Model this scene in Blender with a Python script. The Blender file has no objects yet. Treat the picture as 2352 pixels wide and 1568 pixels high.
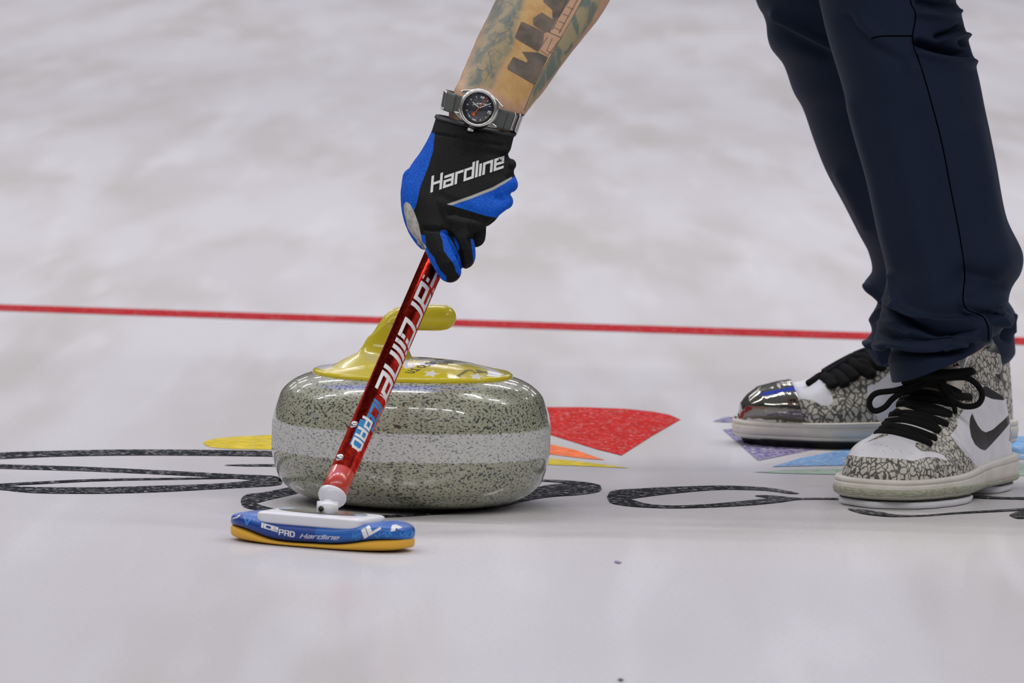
import bpy, bmesh, math, random
import numpy as np
from mathutils import Vector, Matrix
from mathutils.bvhtree import BVHTree
random.seed(7)
SC = bpy.context.scene
COL = SC.collection
# ---------------------------------------------------------------- camera
W, H = 2352, 1568
FPX = 16000.0
CAM = np.array([0.0, -7.0, 0.70])
PITCH = math.atan((784 + 440) / FPX)
ROLL = math.radians(1.6)
cam = bpy.data.cameras.new('camera'); camo = bpy.data.objects.new('camera', cam); COL.objects.link(camo)
cam.lens = FPX * 36 / W; cam.sensor_width = 36
cam.clip_end = 300
RM = Matrix.Rotation(math.pi / 2 - PITCH, 4, 'X') @ Matrix.Rotation(ROLL, 4, 'Z')
camo.matrix_world = Matrix.Translation(Vector(CAM)) @ RM
cam.dof.use_dof = True; cam.dof.focus_distance = 6.98; cam.dof.aperture_fstop = 16
SC.camera = camo
SC.view_settings.view_transform = 'Standard'; SC.view_settings.look = 'None'
SC.view_settings.gamma = 1; SC.view_settings.exposure = 0.0; SC.view_settings.use_curve_mapping = False
R3 = np.array(RM.to_3x3())
# ---------------------------------------------------------------- world: dark arena stands, faint ceiling, blue banners
wd = bpy.data.worlds.new('arena'); SC.world = wd; wd.use_nodes = True
nt = wd.node_tree; nt.nodes.clear()
def nd(nt, t, **k):
    n = nt.nodes.new(t)
    for a, b in k.items(): setattr(n, a, b)
    return n
def lk(nt, a, b): nt.links.new(a, b)
def math_(nt, op, a, b=None, c=None, clamp=False):
    n = nd(nt, 'ShaderNodeMath', operation=op); n.use_clamp = clamp
    for i, v in enumerate((a, b, c)):
        if v is None: continue
        if isinstance(v, (int, float)): n.inputs[i].default_value = v
        else: lk(nt, v, n.inputs[i])
    return n.outputs[0]
def rng(nt, v, a, b, c=0.0, d=1.0, smooth=True):
    n = nd(nt, 'ShaderNodeMapRange'); n.clamp = True
    if smooth: n.interpolation_type = 'SMOOTHSTEP'
    lk(nt, v, n.inputs[0])
    for i, x in zip((1, 2, 3, 4), (a, b, c, d)): n.inputs[i].default_value = x
    return n.outputs[0]
def mixc(nt, f, a, b):
    n = nd(nt, 'ShaderNodeMix', data_type='RGBA')
    if isinstance(f, (int, float)): n.inputs[0].default_value = f
    else: lk(nt, f, n.inputs[0])
    for i, v in ((6, a), (7, b)):
        if isinstance(v, tuple): n.inputs[i].default_value = (*v[:3], 1)
        else: lk(nt, v, n.inputs[i])
    return n.outputs[2]
tc = nd(nt, 'ShaderNodeTexCoord'); sx = nd(nt, 'ShaderNodeSeparateXYZ'); lk(nt, tc.outputs['Generated'], sx.inputs[0])
up = rng(nt, sx.outputs[2], -0.1, 0.9)
base = mixc(nt, up, (0.045, 0.045, 0.05), (0.26, 0.26, 0.27))
ax = math_(nt, 'ABSOLUTE', sx.outputs[0])
# banners round the rink, left and right
b1 = math_(nt, 'MULTIPLY', rng(nt, ax, 0.94, 0.97), math_(nt, 'MULTIPLY', rng(nt, sx.outputs[2], 0.25, 0.3), rng(nt, sx.outputs[2], 0.45, 0.4)))
# scoreboard hanging over the far ice
b2 = math_(nt, 'MULTIPLY', rng(nt, sx.outputs[1], 0.42, 0.47), math_(nt, 'MULTIPLY', rng(nt, sx.outputs[1], 0.72, 0.66), rng(nt, ax, 0.42, 0.36)))
b2 = math_(nt, 'MULTIPLY', b2, rng(nt, sx.outputs[2], 0.3, 0.4))
c1 = mixc(nt, b1, base, (0.12, 0.2, 1.3))
c2 = mixc(nt, b2, c1, (0.12, 0.2, 1.5))
bg = nd(nt, 'ShaderNodeBackground'); lk(nt, c2, bg.inputs[0]); bg.inputs[1].default_value = 1.0
ow = nd(nt, 'ShaderNodeOutputWorld'); lk(nt, bg.outputs[0], ow.inputs[0])
# ---------------------------------------------------------------- ceiling lamps of the arena (rows of strips)
LAMP = 180.0
for ry in (-10.0, 3.5, 15.0, 25.0, 37.0):
    for k in range(-3, 4):
        l = bpy.data.lights.new('ceiling_lamp', 'AREA'); l.shape = 'RECTANGLE'; l.size = 2.4; l.size_y = 0.22
        l.energy = LAMP * {-10.0: 1.15, 3.5: .95, 15.0: .72, 25.0: .55, 37.0: .55}[ry]; l.color = (1.0, 0.975, 0.955)
        lo = bpy.data.objects.new('ceiling_lamp', l); COL.objects.link(lo); lo.location = (k * 3.5, ry, 9.0)
# ---------------------------------------------------------------- measuring helpers
def ray(px, py):
    v = np.array([(px - W / 2) / FPX, -(py - H / 2) / FPX, -1.0])
    return R3 @ v
def at(px, py, Y):
    d = ray(px, py); t = (Y - CAM[1]) / d[1]; return CAM + d * t
def gr(px, py, z=0.0):
    d = ray(px, py); t = (z - CAM[2]) / d[2]; return CAM + d * t
def proj(V):
    q = (np.asarray(V) - CAM) @ R3
    return np.stack([W / 2 + FPX * q[:, 0] / -q[:, 2], H / 2 - FPX * q[:, 1] / -q[:, 2]], 1)
def crop(ox, oy, s, pts):
    return [(ox + p[0] / s, oy + p[1] / s) + tuple(q / s for q in p[2:]) for p in pts]
def sdf(P, poly):
    """signed distance (positive inside) of points to a polygon"""
    P = np.asarray(P, float); poly = np.asarray(poly, float); n = len(poly)
    d = np.full(len(P), 1e18); ins = np.zeros(len(P), bool)
    for i in range(n):
        a = poly[i]; b = poly[(i + 1) % n]; e = b - a; w = P - a
        t = np.clip((w @ e) / max(e @ e, 1e-12), 0, 1)
        q = w - t[:, None] * e; d = np.minimum(d, (q * q).sum(1))
        c = (a[1] > P[:, 1]) != (b[1] > P[:, 1])
        with np.errstate(divide='ignore', invalid='ignore'):
            xi = a[0] + (P[:, 1] - a[1]) * (e[0] / (e[1] if abs(e[1]) > 1e-9 else 1e-9))
        ins ^= c & (P[:, 0] < xi)
    d = np.sqrt(d); return np.where(ins, d, -d)
def pdist(P, line):
    P = np.asarray(P, float); L = np.asarray(line, float)[:, :2]; d = np.full(len(P), 1e18)
    for i in range(len(L) - 1):
        a = L[i]; e = L[i + 1] - a; w = P - a
        t = np.clip((w @ e) / max(e @ e, 1e-12), 0, 1); q = w - t[:, None] * e
        d = np.minimum(d, (q * q).sum(1))
    return np.sqrt(d)
def interp(rows, n, closed=False):
    """Catmull-Rom through rows of numbers -> n rows"""
    A = np.asarray(rows, float); m = len(A); out = []
    for k in range(n):
        s = k / (n - 1) * (m - 1); i = min(int(s), m - 2); t = s - i
        p0 = A[max(i - 1, 0)]; p1 = A[i]; p2 = A[i + 1]; p3 = A[min(i + 2, m - 1)]
        out.append(0.5 * ((2 * p1) + (-p0 + p2) * t + (2 * p0 - 5 * p1 + 4 * p2 - p3) * t * t + (-p0 + 3 * p1 - 3 * p2 + p3) * t ** 3))
    return np.array(out)
def smooth_line(pts, n): return interp(pts, n)
# ---------------------------------------------------------------- mesh helpers
ORG = {}
def empty(name, loc, label=None, cat=None, group=None, parent=None):
    o = bpy.data.objects.new(name, None); COL.objects.link(o); o.empty_display_size = 0.05
    loc = np.array(loc, float); ORG[o.name] = loc
    if parent is not None:
        o.parent = parent; o.location = Vector(loc - ORG[parent.name])
    else: o.location = Vector(loc)
    if label: o['label'] = label
    if cat: o['category'] = cat
    if group: o['group'] = group
    return o
def mk(name, V, F, mat, parent=None, org=None, smooth=True, recalc=True, label=None):
    V = np.asarray(V, float)
    if parent is not None: o0 = ORG[parent.name] if org is None else np.array(org, float)
    else: o0 = np.zeros(3) if org is None else np.array(org, float)
    me = bpy.data.meshes.new(name)
    me.from_pydata((V - o0).tolist(), [], [tuple(int(i) for i in f) for f in F])
    if recalc:
        bm = bmesh.new(); bm.from_mesh(me); bmesh.ops.recalc_face_normals(bm, faces=bm.faces); bm.to_mesh(me); bm.free()
    me.polygons.foreach_set('use_smooth', [smooth] * len(me.polygons))
    if mat is not None: me.materials.append(mat)
    o = bpy.data.objects.new(name, me); COL.objects.link(o)
    ORG[o.name] = o0
    if parent is not None:
        o.parent = parent; o.location = Vector(o0 - ORG[parent.name])
    else: o.location = Vector(o0)
    if label: o['label'] = label
    return o
class MB:
    def __init__(s): s.V = []; s.F = []
    def add(s, V, F):
        b = len(s.V); s.V += [tuple(v) for v in V]; s.F += [tuple(int(i) + b for i in f) for f in F]; return s
    def arr(s): return np.array(s.V), s.F
def grid_faces(n, m, closed=True):
    F = []
    for i in range(n - 1):
        for j in range(m if closed else m - 1):
            k = (j + 1) % m; F.append((i * m + j, i * m + k, (i + 1) * m + k, (i + 1) * m + j))
    return F
def rings(RG, cap0=True, cap1=True):
    n = len(RG); m = len(RG[0]); V = [p for r in RG for p in r]; F = grid_faces(n, m)
    if cap0: F.append(tuple(range(m))[::-1])
    if cap1: F.append(tuple((n - 1) * m + j for j in range(m)))
    return np.array(V), F
def tube(P, R, seg=12, cap=True, flat=None, upv=None, round_ends=False):
    """P points, R radii; flat = (a,b) scale of the section along up and side"""
    P = np.asarray(P, float); R = np.full(len(P), float(R)) if np.isscalar(R) else np.asarray(R, float)
    if round_ends:
        def endp(p, q, r):
            d = (p - q) / np.linalg.norm(p - q); return [(p + d * r * math.sin(a), r * math.cos(a)) for a in (1.4, 1.0, 0.6, 0.3)]
        e0 = endp(P[0], P[1], R[0]); e1 = endp(P[-1], P[-2], R[-1])[::-1]
        P = np.array([e[0] for e in e0] + list(P) + [e[0] for e in e1]); R = np.array([e[1] for e in e0] + list(R) + [e[1] for e in e1])
    n = len(P); T = np.gradient(P, axis=0); T /= np.linalg.norm(T, axis=1)[:, None] + 1e-12
    u = np.array(upv if upv is not None else (0.13, -1, 0.21), float); RG = []
    for i in range(n):
        if upv is not None: u = np.array(upv, float)
        u = u - T[i] * (u @ T[i]); u /= np.linalg.norm(u) + 1e-12; s = np.cross(T[i], u)
        fa, fb = flat if flat else (1, 1)
        RG.append([P[i] + R[i] * (fa * math.cos(a) * u + fb * math.sin(a) * s) for a in np.linspace(0, 2 * math.pi, seg, endpoint=False)])
    return rings(RG, cap, cap)
def lathe(prof, c, seg=96, axis=None):
    c = np.array(c, float); RG = []
    if axis is None: X, Y, Z = np.eye(3)
    else:
        Z = np.array(axis, float); Z /= np.linalg.norm(Z); X = np.cross((0.1, 1, 0.05), Z); X /= np.linalg.norm(X); Y = np.cross(Z, X)
    for r, z in prof:
        r = max(r, 1e-5); RG.append([c + X * r * math.cos(a) + Y * r * math.sin(a) + Z * z for a in np.linspace(0, 2 * math.pi, seg, endpoint=False)])
    return rings(RG)
def ell(c, r, seg=20, M=None):
    RG = []
    for t in np.linspace(-math.pi / 2 + 0.05, math.pi / 2 - 0.05, seg // 2 + 2):
        RG.append([np.array(c) + (np.eye(3) if M is None else M) @ np.array([r[0] * math.cos(t) * math.cos(a), r[1] * math.cos(t) * math.sin(a), r[2] * math.sin(t)]) for a in np.linspace(0, 2 * math.pi, seg, endpoint=False)])
    return rings(RG)
def row_loft(rows, n, m=64, exp=2.0, cap0=True, cap1=True):
    """rows: (xl,yl,xr,yr,Y,halfdepth) in measured left/right contour points"""
    A = interp(rows, n); RG = []
    for r in A:
        L = at(r[0], r[1], r[4]); Rr = at(r[2], r[3], r[4]); c = (L + Rr) / 2; a = (Rr - L) / 2; b = np.array([0, r[5], 0])
        ring = []
        for t in np.linspace(0, 2 * math.pi, m, endpoint=False):
            ct, st = math.cos(t), math.sin(t); e = 2 / exp
            ring.append(c + a * math.copysign(abs(ct) ** e, ct) + b * math.copysign(abs(st) ** e, st))
        RG.append(ring)
    return rings(RG, cap0, cap1)
def evalmesh(V, F, mods):
    me = bpy.data.meshes.new('tmp'); me.from_pydata(np.asarray(V).tolist(), [], [tuple(int(i) for i in f) for f in F])
    bm = bmesh.new(); bm.from_mesh(me); bmesh.ops.recalc_face_normals(bm, faces=bm.faces); bm.to_mesh(me); bm.free()
    o = bpy.data.objects.new('tmp', me); COL.objects.link(o)
    for t, kw in mods:
        md = o.modifiers.new(t, t)
        for a, b in kw.items(): setattr(md, a, b)
    dg = bpy.context.evaluated_depsgraph_get(); dg.update()
    m2 = o.evaluated_get(dg).to_mesh()
    V2 = np.empty(len(m2.vertices) * 3); m2.vertices.foreach_get('co', V2); V2 = V2.reshape(-1, 3)
    N2 = np.empty(len(m2.vertices) * 3); m2.vertices.foreach_get('normal', N2); N2 = N2.reshape(-1, 3)
    F2 = [tuple(p.vertices) for p in m2.polygons]
    o.evaluated_get(dg).to_mesh_clear()
    bpy.data.objects.remove(o); bpy.data.meshes.remove(me)
    return V2, F2, N2
def normals(V, F): return evalmesh(V, F, [])[2]
def sculpt(V, N, strokes, front=True, gain=1.0):
    """strokes: (polyline px, sigma px, amplitude m)"""
    P = proj(V); w = np.clip(-N[:, 1] * 1.6 + 0.25, 0, 1) if front else np.ones(len(V))
    D = np.zeros(len(V))
    for line, sg, amp in strokes: D += gain * amp * np.exp(-(pdist(P, line) / sg) ** 2)
    return V + N * (D * w)[:, None]
def attr(o, name, vals):
    a = o.data.attributes.new(name, 'FLOAT', 'POINT'); a.data.foreach_set('value', np.asarray(vals, np.float32))
def world_v(o):
    me = o.data; V = np.empty(len(me.vertices) * 3); me.vertices.foreach_get('co', V); return V.reshape(-1, 3) + ORG[o.name]
def paint(o, name, polys):
    """float attribute: distance inside the panels whose outline was measured"""
    P = proj(world_v(o)); d = np.full(len(P), -1e9)
    for pl in polys: d = np.maximum(d, sdf(P, pl))
    attr(o, name, d)
def bvh(V, F): return BVHTree.FromPolygons([Vector(v) for v in V], [tuple(int(i) for i in f) for f in F])
def cast(trees, px, py, off=0.0004, fallback=None):
    d = ray(px, py); d = d / np.linalg.norm(d); best = None
    for t in (trees if isinstance(trees, list) else [trees]):
        h = t.ray_cast(Vector(CAM), Vector(d))
        if h[0] is not None and (best is None or h[3] < best[1]): best = (h[0], h[3])
    if best is None: return None if fallback is None else at(px, py, fallback)
    return np.array(best[0]) - d * off
# ---------------------------------------------------------------- lettering made of strokes
GL = {
 'H': (0.68, [[(0, 0), (0, 1)], [(0, .5), (.62, .5)], [(.66, 0), (.66, 1)]]),
 'a': (0.6, [[(.05, .7), (.58, .7), (.58, 0), (0, 0), (0, .38), (.58, .38)]]),
 'r': (0.42, [[(0, 0), (0, .7), (.42, .7)]]),
 'd': (0.6, [[(.58, 1), (.58, 0), (0, 0), (0, .7), (.58, .7)]]),
 'l': (0.02, [[(0, 0), (0, 1)]]), 'i': (0.02, [[(0, 0), (0, .7)]]),
 'n': (0.58, [[(0, 0), (0, .7), (.56, .7), (.56, 0)]]),
 'e': (0.58, [[(.56, 0), (0, 0), (0, .7), (.56, .7), (.56, .36), (0, .36)]]),
 'c': (0.5, [[(.5, 0), (0, 0), (0, .7), (.5, .7)]]),
 'P': (0.6, [[(0, 0), (0, 1), (.55, 1), (.55, .45), (0, .45)]]),
 'A': (0.6, [[(0, 0), (0, 1), (.55, 1), (.55, 0)], [(0, .45), (.55, .45)]]),
 'D': (0.6, [[(0, 0), (0, 1), (.4, 1), (.58, .8), (.58, .2), (.4, 0), (0, 0)]]),
 'M': (0.8, [[(0, 0), (0, 1), (.38, .4), (.76, 1), (.76, 0)]]),
 'o': (0.56, [[(0, 0), (0, .7), (.55, .7), (.55, 0), (0, 0)]]),
 'x': (0.56, [[(0, 0), (.55, .7)], [(0, .7), (.55, 0)]]),
 '1': (0.1, [[(0, .8), (.08, 1), (.08, 0)]]), '2': (0.55, [[(0, 1), (.5, 1), (.5, .55), (0, .45), (0, 0), (.5, 0)]]),
 '3': (0.5, [[(0, 1), (.5, 1), (.5, 0), (0, 0)], [(.1, .5), (.5, .5)]]), '9': (0.5, [[(.5, .5), (0, .5), (0, 1), (.5, 1), (.5, 0), (0, 0)]]),
 'R': (0.6, [[(0, 0), (0, 1), (.5, 1), (.5, .5), (0, .5)], [(.2, .5), (.55, 0)]]), ' ': (0.3, [])}
def text_quads(s, th=0.17, gap=0.26, shear=0.0):
    Q = []; x = 0
    for ch in s:
        wdt, st = GL[ch]
        for ln in st:
            for (a, b) in zip(ln[:-1], ln[1:]):
                a = np.array(a, float); b = np.array(b, float); d = b - a; L = np.linalg.norm(d); d /= L; nrm = np.array([-d[1], d[0]]) * th / 2
                a2 = a - d * th / 2; b2 = b + d * th / 2
                q = [a2 - nrm, b2 - nrm, b2 + nrm, a2 + nrm]
                Q.append([(p[0] + x + shear * p[1], p[1]) for p in q])
        x += wdt + gap
    return Q, x - gap
def quads_mesh(Q, fmap, nu=6, nv=3):
    M = MB()
    for qi, q in enumerate(Q):
        q = [np.array(p, float) for p in q]; pts = []; ok = True
        for i in range(nu + 1):
            for j in range(nv + 1):
                s, t = i / nu, j / nv
                p = (1 - t) * ((1 - s) * q[0] + s * q[1]) + t * ((1 - s) * q[3] + s * q[2])
                w = fmap(p[0], p[1])
                if w is None: ok = False; w = np.zeros(3)
                w = np.array(w, float); tc_ = CAM - w; w = w + tc_ / np.linalg.norm(tc_) * (qi * 9e-6)
                pts.append(w)
        if not ok: continue
        M.add(pts, [(i * (nv + 1) + j, (i + 1) * (nv + 1) + j, (i + 1) * (nv + 1) + j + 1, i * (nv + 1) + j + 1) for i in range(nu) for j in range(nv)])
    return M
def stroke_quads(pts, n=40):
    """px polyline with thickness as third number -> quads"""
    A = interp(pts, n); T = np.gradient(A[:, :2], axis=0); T /= np.linalg.norm(T, axis=1)[:, None] + 1e-9
    N_ = np.stack([-T[:, 1], T[:, 0]], 1); a = A[:, :2] + N_ * A[:, 2:3] / 2; b = A[:, :2] - N_ * A[:, 2:3] / 2
    return [[a[i], a[i + 1], b[i + 1], b[i]] for i in range(n - 1)]
def poly_fill(poly, step):
    """triangulated dense fill of a 2D polygon (list of triangles of points)"""
    bm = bmesh.new(); vs = [bm.verts.new((p[0], p[1], 0)) for p in poly]
    f = bm.faces.new(vs); bmesh.ops.triangulate(bm, faces=[f])
    for _ in range(7):
        es = [e for e in bm.edges if e.calc_length() > step]
        if not es: break
        bmesh.ops.subdivide_edges(bm, edges=es, cuts=1)
        bmesh.ops.triangulate(bm, faces=bm.faces)
    bm.verts.ensure_lookup_table(); V = [(v.co.x, v.co.y) for v in bm.verts]
    bm.verts.index_update(); F = [tuple(v.index for v in f.verts) for f in bm.faces]; bm.free(); return V, F
# ---------------------------------------------------------------- materials
def newmat(name):
    m = bpy.data.materials.new(name); m.use_nodes = True; b = m.node_tree.nodes['Principled BSDF']; return m, m.node_tree, b
def sset(nt, b, key, v):
    s = b.inputs[key]
    if isinstance(v, (int, float)): s.default_value = v
    elif isinstance(v, tuple): s.default_value = (*v[:3], 1)
    else: lk(nt, v, s)
def pm(name, col, rough=0.5, metal=0.0, spec=0.5, coat=0.0, bump=None, noise=None, sheen=0.0, sss=0.0):
    m, nt, b = newmat(name); sset(nt, b, 'Base Color', col); sset(nt, b, 'Roughness', rough); sset(nt, b, 'Metallic', metal)
    sset(nt, b, 'Specular IOR Level', spec); sset(nt, b, 'Coat Weight', coat); b.inputs['Coat Roughness'].default_value = 0.06
    sset(nt, b, 'Sheen Weight', sheen)
    if noise:
        n = tex(nt, 'noise', noise[0], 3); c = mixc(nt, rng(nt, n, .35, .65), col, noise[1]); sset(nt, b, 'Base Color', c)
    if bump: addbump(nt, b, tex(nt, 'noise', bump[0], 3), bump[1])
    return m
def tex(nt, kind, scale, detail=2, stretch=(1, 1, 1), rot=(0, 0, 0), warp=0.0, feature=None, out=0, rough=0.5):
    tcn = nd(nt, 'ShaderNodeTexCoord'); mp = nd(nt, 'ShaderNodeMapping'); lk(nt, tcn.outputs['Object'], mp.inputs[0])
    mp.inputs['Scale'].default_value = stretch; mp.inputs['Rotation'].default_value = rot
    vec = mp.outputs[0]
    if warp:
        wn = nd(nt, 'ShaderNodeTexNoise'); wn.inputs['Scale'].default_value = scale * 0.6; lk(nt, vec, wn.inputs['Vector'])
        vm = nd(nt, 'ShaderNodeVectorMath', operation='MULTIPLY_ADD'); lk(nt, wn.outputs['Color'], vm.inputs[0]); vm.inputs[1].default_value = (warp,) * 3; lk(nt, vec, vm.inputs[2]); vec = vm.outputs[0]
    if kind == 'noise':
        n = nd(nt, 'ShaderNodeTexNoise'); n.inputs['Detail'].default_value = detail; n.inputs['Roughness'].default_value = rough
    else:
        n = nd(nt, 'ShaderNodeTexVoronoi'); n.feature = feature or 'F1'
    n.inputs['Scale'].default_value = scale; lk(nt, vec, n.inputs['Vector']); return n.outputs[out]
def addbump(nt, b, h, strength, dist=0.001):
    n = nd(nt, 'ShaderNodeBump'); n.inputs['Strength'].default_value = strength; n.inputs['Distance'].default_value = dist
    lk(nt, h, n.inputs['Height']); lk(nt, n.outputs[0], b.inputs['Normal'])
def att(nt, name, a=-0.6, b=0.6):
    n = nd(nt, 'ShaderNodeAttribute'); n.attribute_name = name; return rng(nt, n.outputs['Fac'], a, b, smooth=False)
def elephant(nt, light=(.50, .48, .42), dark=(.085, .08, .07), sc=150, st=(1, 1, 1)):
    d = tex(nt, 'vor', sc, stretch=st, warp=0.009, feature='DISTANCE_TO_EDGE')
    return mixc(nt, rng(nt, d, 0.06, 0.15), dark, light)
# ice
def ice_shader(name, painted=None, holes=0.5):
    m, nt, b = newmat(name)
    s1 = tex(nt, 'noise', 1.0, 3, stretch=(5.0, 0.50, 1), rot=(0, 0, 0.35))
    s2 = tex(nt, 'noise', 1.0, 4, stretch=(2.6, 0.42, 1), rot=(0, 0, -0.6))
    s3 = tex(nt, 'noise', 1.0, 2, stretch=(11, .9, 1), rot=(0, 0, 0.2))
    s4 = tex(nt, 'noise', 230, 2, stretch=(1, .45, 1))
    c = mixc(nt, rng(nt, s2, .36, .62), (.50, .482, .468), (.575, .55, .567))
    c = mixc(nt, rng(nt, s1, .42, .62), c, (.605, .588, .607))  # pale stretched streaks: ceiling lamp reflections painted into the ice colour
    c = mixc(nt, math_(nt, 'MULTIPLY', rng(nt, s3, .55, .75), .5), c, (.68, .665, .685))  # brightest streaks, also painted lamp reflections
    c = mixc(nt, math_(nt, 'MULTIPLY', rng(nt, s4, .35, .75), .22), c, (.44, .45, .41))
    if painted:
        k = tex(nt, 'noise', 260, 3, stretch=(.55, 1, 1)); k2 = tex(nt, 'noise', 30, 2)
        f = math_(nt, 'MULTIPLY', rng(nt, k, .72 - .24 * holes, .66 - .36 * holes), rng(nt, k2, .2, .45, .8, 1))
        p = mixc(nt, rng(nt, tex(nt, 'noise', 60, 3), .35, .7), painted, tuple(min(1, x * 1.35 + .012) for x in painted))
        c = mixc(nt, f, c, p)
    nt.nodes.remove(b)
    df = nd(nt, 'ShaderNodeBsdfDiffuse'); lk(nt, c, df.inputs[0])
    gl = nd(nt, 'ShaderNodeBsdfGlossy'); gl.inputs['Roughness'].default_value = 0.10; gl.inputs[0].default_value = (1, 1, 1, 1)
    bp = nd(nt, 'ShaderNodeBump'); bp.inputs['Strength'].default_value = .25; bp.inputs['Distance'].default_value = .0006
    lk(nt, tex(nt, 'noise', 45, 2), bp.inputs['Height']); lk(nt, bp.outputs[0], gl.inputs['Normal'])
    ms = nd(nt, 'ShaderNodeMixShader'); ms.inputs[0].default_value = .13; lk(nt, df.outputs[0], ms.inputs[1]); lk(nt, gl.outputs[0], ms.inputs[2])
    lk(nt, ms.outputs[0], nt.nodes['Material Output'].inputs[0]); return m
M_ice = ice_shader('ice')
PA = {k: ice_shader('ice_paint_' + k, v, h) for k, v, h in (
    ('red', (.46, .022, .018), .15), ('orange', (.72, .16, .05), .2), ('yellow', (.56, .43, .035), .15), ('purple', (.10, .07, .24), .5),
    ('blue', (.12, .30, .55), .4), ('green', (.22, .42, .27), .6), ('black', (.016, .018, .021), .22), ('line', (.36, .012, .016), .1))}
M_blk = pm('black_rubber', (.012, .012, .013), .55)
M_white = pm('white_plastic', (.70, .70, .74), .28, spec=.5)

# ================================================================ THE ICE
floor = mk('floor', [(-40, -12, 0), (40, -12, 0), (40, 60, 0), (-40, 60, 0)], [(0, 1, 2, 3)], M_ice, smooth=False)
floor['kind'] = 'structure'; floor['label'] = 'pebbled white curling ice sheet'
MZ = [0.0004]
def mark(name, label, mat, polys=(), strokes=()):
    M = MB(); z = MZ[0]; MZ[0] += 0.00003
    for pl in polys:
        V, F = poly_fill(pl, 400); M.add([gr(p[0], p[1], z) for p in V], F)
    for st in strokes:
        q = stroke_quads(st, 150)
        for k, a in enumerate(q): M.add([gr(p[0], p[1], z + k * 1.5e-6) for p in a], [(0, 1, 2, 3)])
    V, F = M.arr(); o = mk(name, V, F, mat, floor, smooth=False, label=label, recalc=False)
    me = o.data
    bm = bmesh.new(); bm.from_mesh(me)
    for f in bm.faces:
        if f.normal.z < 0: f.normal_flip()
    bm.to_mesh(me); bm.free(); return o
mark('painted_line', 'dark red line painted across the ice', PA['line'], strokes=[[(-900, 676, 14), (0, 706, 15), (1200, 746, 16), (2352, 783, 17), (3000, 804, 17)]])
c0 = lambda p: crop(0, 900, 3.5636, p)
c1 = lambda p: crop(1240, 900, 3.095, p)
c2 = lambda p: crop(1800, 1000, 4.26, p)
mark('painted_feather', 'yellow feather painted in the ice', PA['yellow'],
     [c0([(1660, 418), (1690, 398), (1760, 380), (1900, 366), (2210, 350)]) + [(760, 1000), (960, 1020)] + c1([(55, 470), (300, 495), (640, 540), (400, 530), (55, 515)]) + [(960, 1052), (760, 1040)] + c0([(2210, 470), (1900, 465), (1730, 452), (1680, 435)])])
mark('painted_feather', 'orange feather painted in the ice', PA['orange'], [[(980, 990), (1080, 985)] + c1([(65, 370), (250, 410), (460, 483), (300, 470), (65, 440)])])
mark('painted_feather', 'red feather painted in the ice', PA['red'], [[(1130, 968), (1180, 938)] + c1([(60, 106), (300, 107), (600, 118), (800, 138), (920, 160), (1000, 195), (800, 310), (580, 450), (400, 405), (65, 300)])])
mark('painted_feather', 'purple feather painted in the ice', PA['purple'], [c1([(1230, 208), (1320, 178), (1500, 168), (1700, 190), (1500, 215), (1320, 214)]), c1([(1300, 266), (1430, 254), (1900, 320), (1990, 398), (1550, 487)])])
mark('painted_feather', 'blue feather painted in the ice', PA['blue'], [c1([(1650, 530), (1850, 470), (2200, 400), (2600, 340)]) + [(2400, 1000), (2400, 1052)] + c1([(2140, 520)])])
mark('painted_feather', 'green feather painted in the ice', PA['green'], [c1([(1510, 567), (1800, 550), (2130, 545)]) + [(2250, 1072), (2400, 1058), (2400, 1092), (2250, 1090)] + c1([(2130, 585), (1700, 576)])])
mark('painted_lettering', 'black oval strokes painted in the ice left of the stone', PA['black'],
     strokes=[c0([(-300, 540, 40), (0, 520, 50), (500, 502, 46), (1200, 492, 46), (2210, 503, 44), (2900, 530, 40)]),
              c0([(-200, 595, 20), (0, 607, 34), (700, 628, 34), (1400, 660, 32), (1950, 690, 34), (2210, 712, 60), (2290, 728, 50), (2190, 738, 60), (1800, 768, 42), (1300, 790, 50), (800, 803, 50), (300, 800, 46), (40, 783, 34), (-80, 772, 28), (20, 757, 18), (300, 742, 18), (800, 718, 16), (1500, 706, 12), (2000, 698, 10)]),
              c0([(1840, 597, 3), (2000, 598, 14), (2230, 598, 16), (3000, 606, 16)])])
mark('painted_lettering', 'black oval stroke painted in the ice around the stone', PA['black'],
     strokes=[[(760, 1104, 12), (680, 1124, 17), (610, 1139, 19), (566, 1150, 26), (600, 1166, 12), (700, 1180, 8), (900, 1184, 5), (1100, 1165, 10), (1240, 1130, 26), (1330, 1122, 26), (1375, 1120, 14), (1340, 1111, 10), (1260, 1103, 4), (1100, 1100, 3)]])
mark('painted_lettering', 'black letter c shape painted in the ice right of the stone', PA['black'],
     strokes=[c1([(1840, 720, 5), (1760, 710, 18), (1600, 688, 22), (1300, 678, 28), (1000, 692, 42), (720, 715, 62), (520, 742, 80), (600, 775, 60), (760, 805, 26), (950, 814, 18), (1200, 806, 22), (1500, 784, 34), (1720, 762, 34), (1850, 756, 12), (2130, 757, 10), (2500, 765, 10)]), c1([(1530, 736, 5), (1620, 742, 20), (1720, 755, 30), (1800, 756, 16)])])
mark('painted_lettering', 'thin black stroke painted in the ice under the near shoe', PA['black'],
     strokes=[c2([(630, 716, 10), (760, 740, 40), (950, 765, 40), (1130, 783, 18), (1400, 778, 12), (1700, 755, 14), (2400, 715, 20)]), c2([(1800, 592, 4), (1950, 600, 26), (2200, 610, 18), (2500, 612, 26)]), c2([(2210, 775, 10), (2300, 775, 70), (2500, 750, 90)])])
mark('ice_speck', 'small grey fleck on the ice', PA['black'], [[(1417, 1560), (1425, 1557), (1434, 1561), (1426, 1564)]])
mark('ice_speck', 'small blue fleck on the ice', PA['purple'], [[(1411, 1288), (1420, 1286), (1428, 1289), (1424, 1293), (1414, 1292)]])

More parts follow.
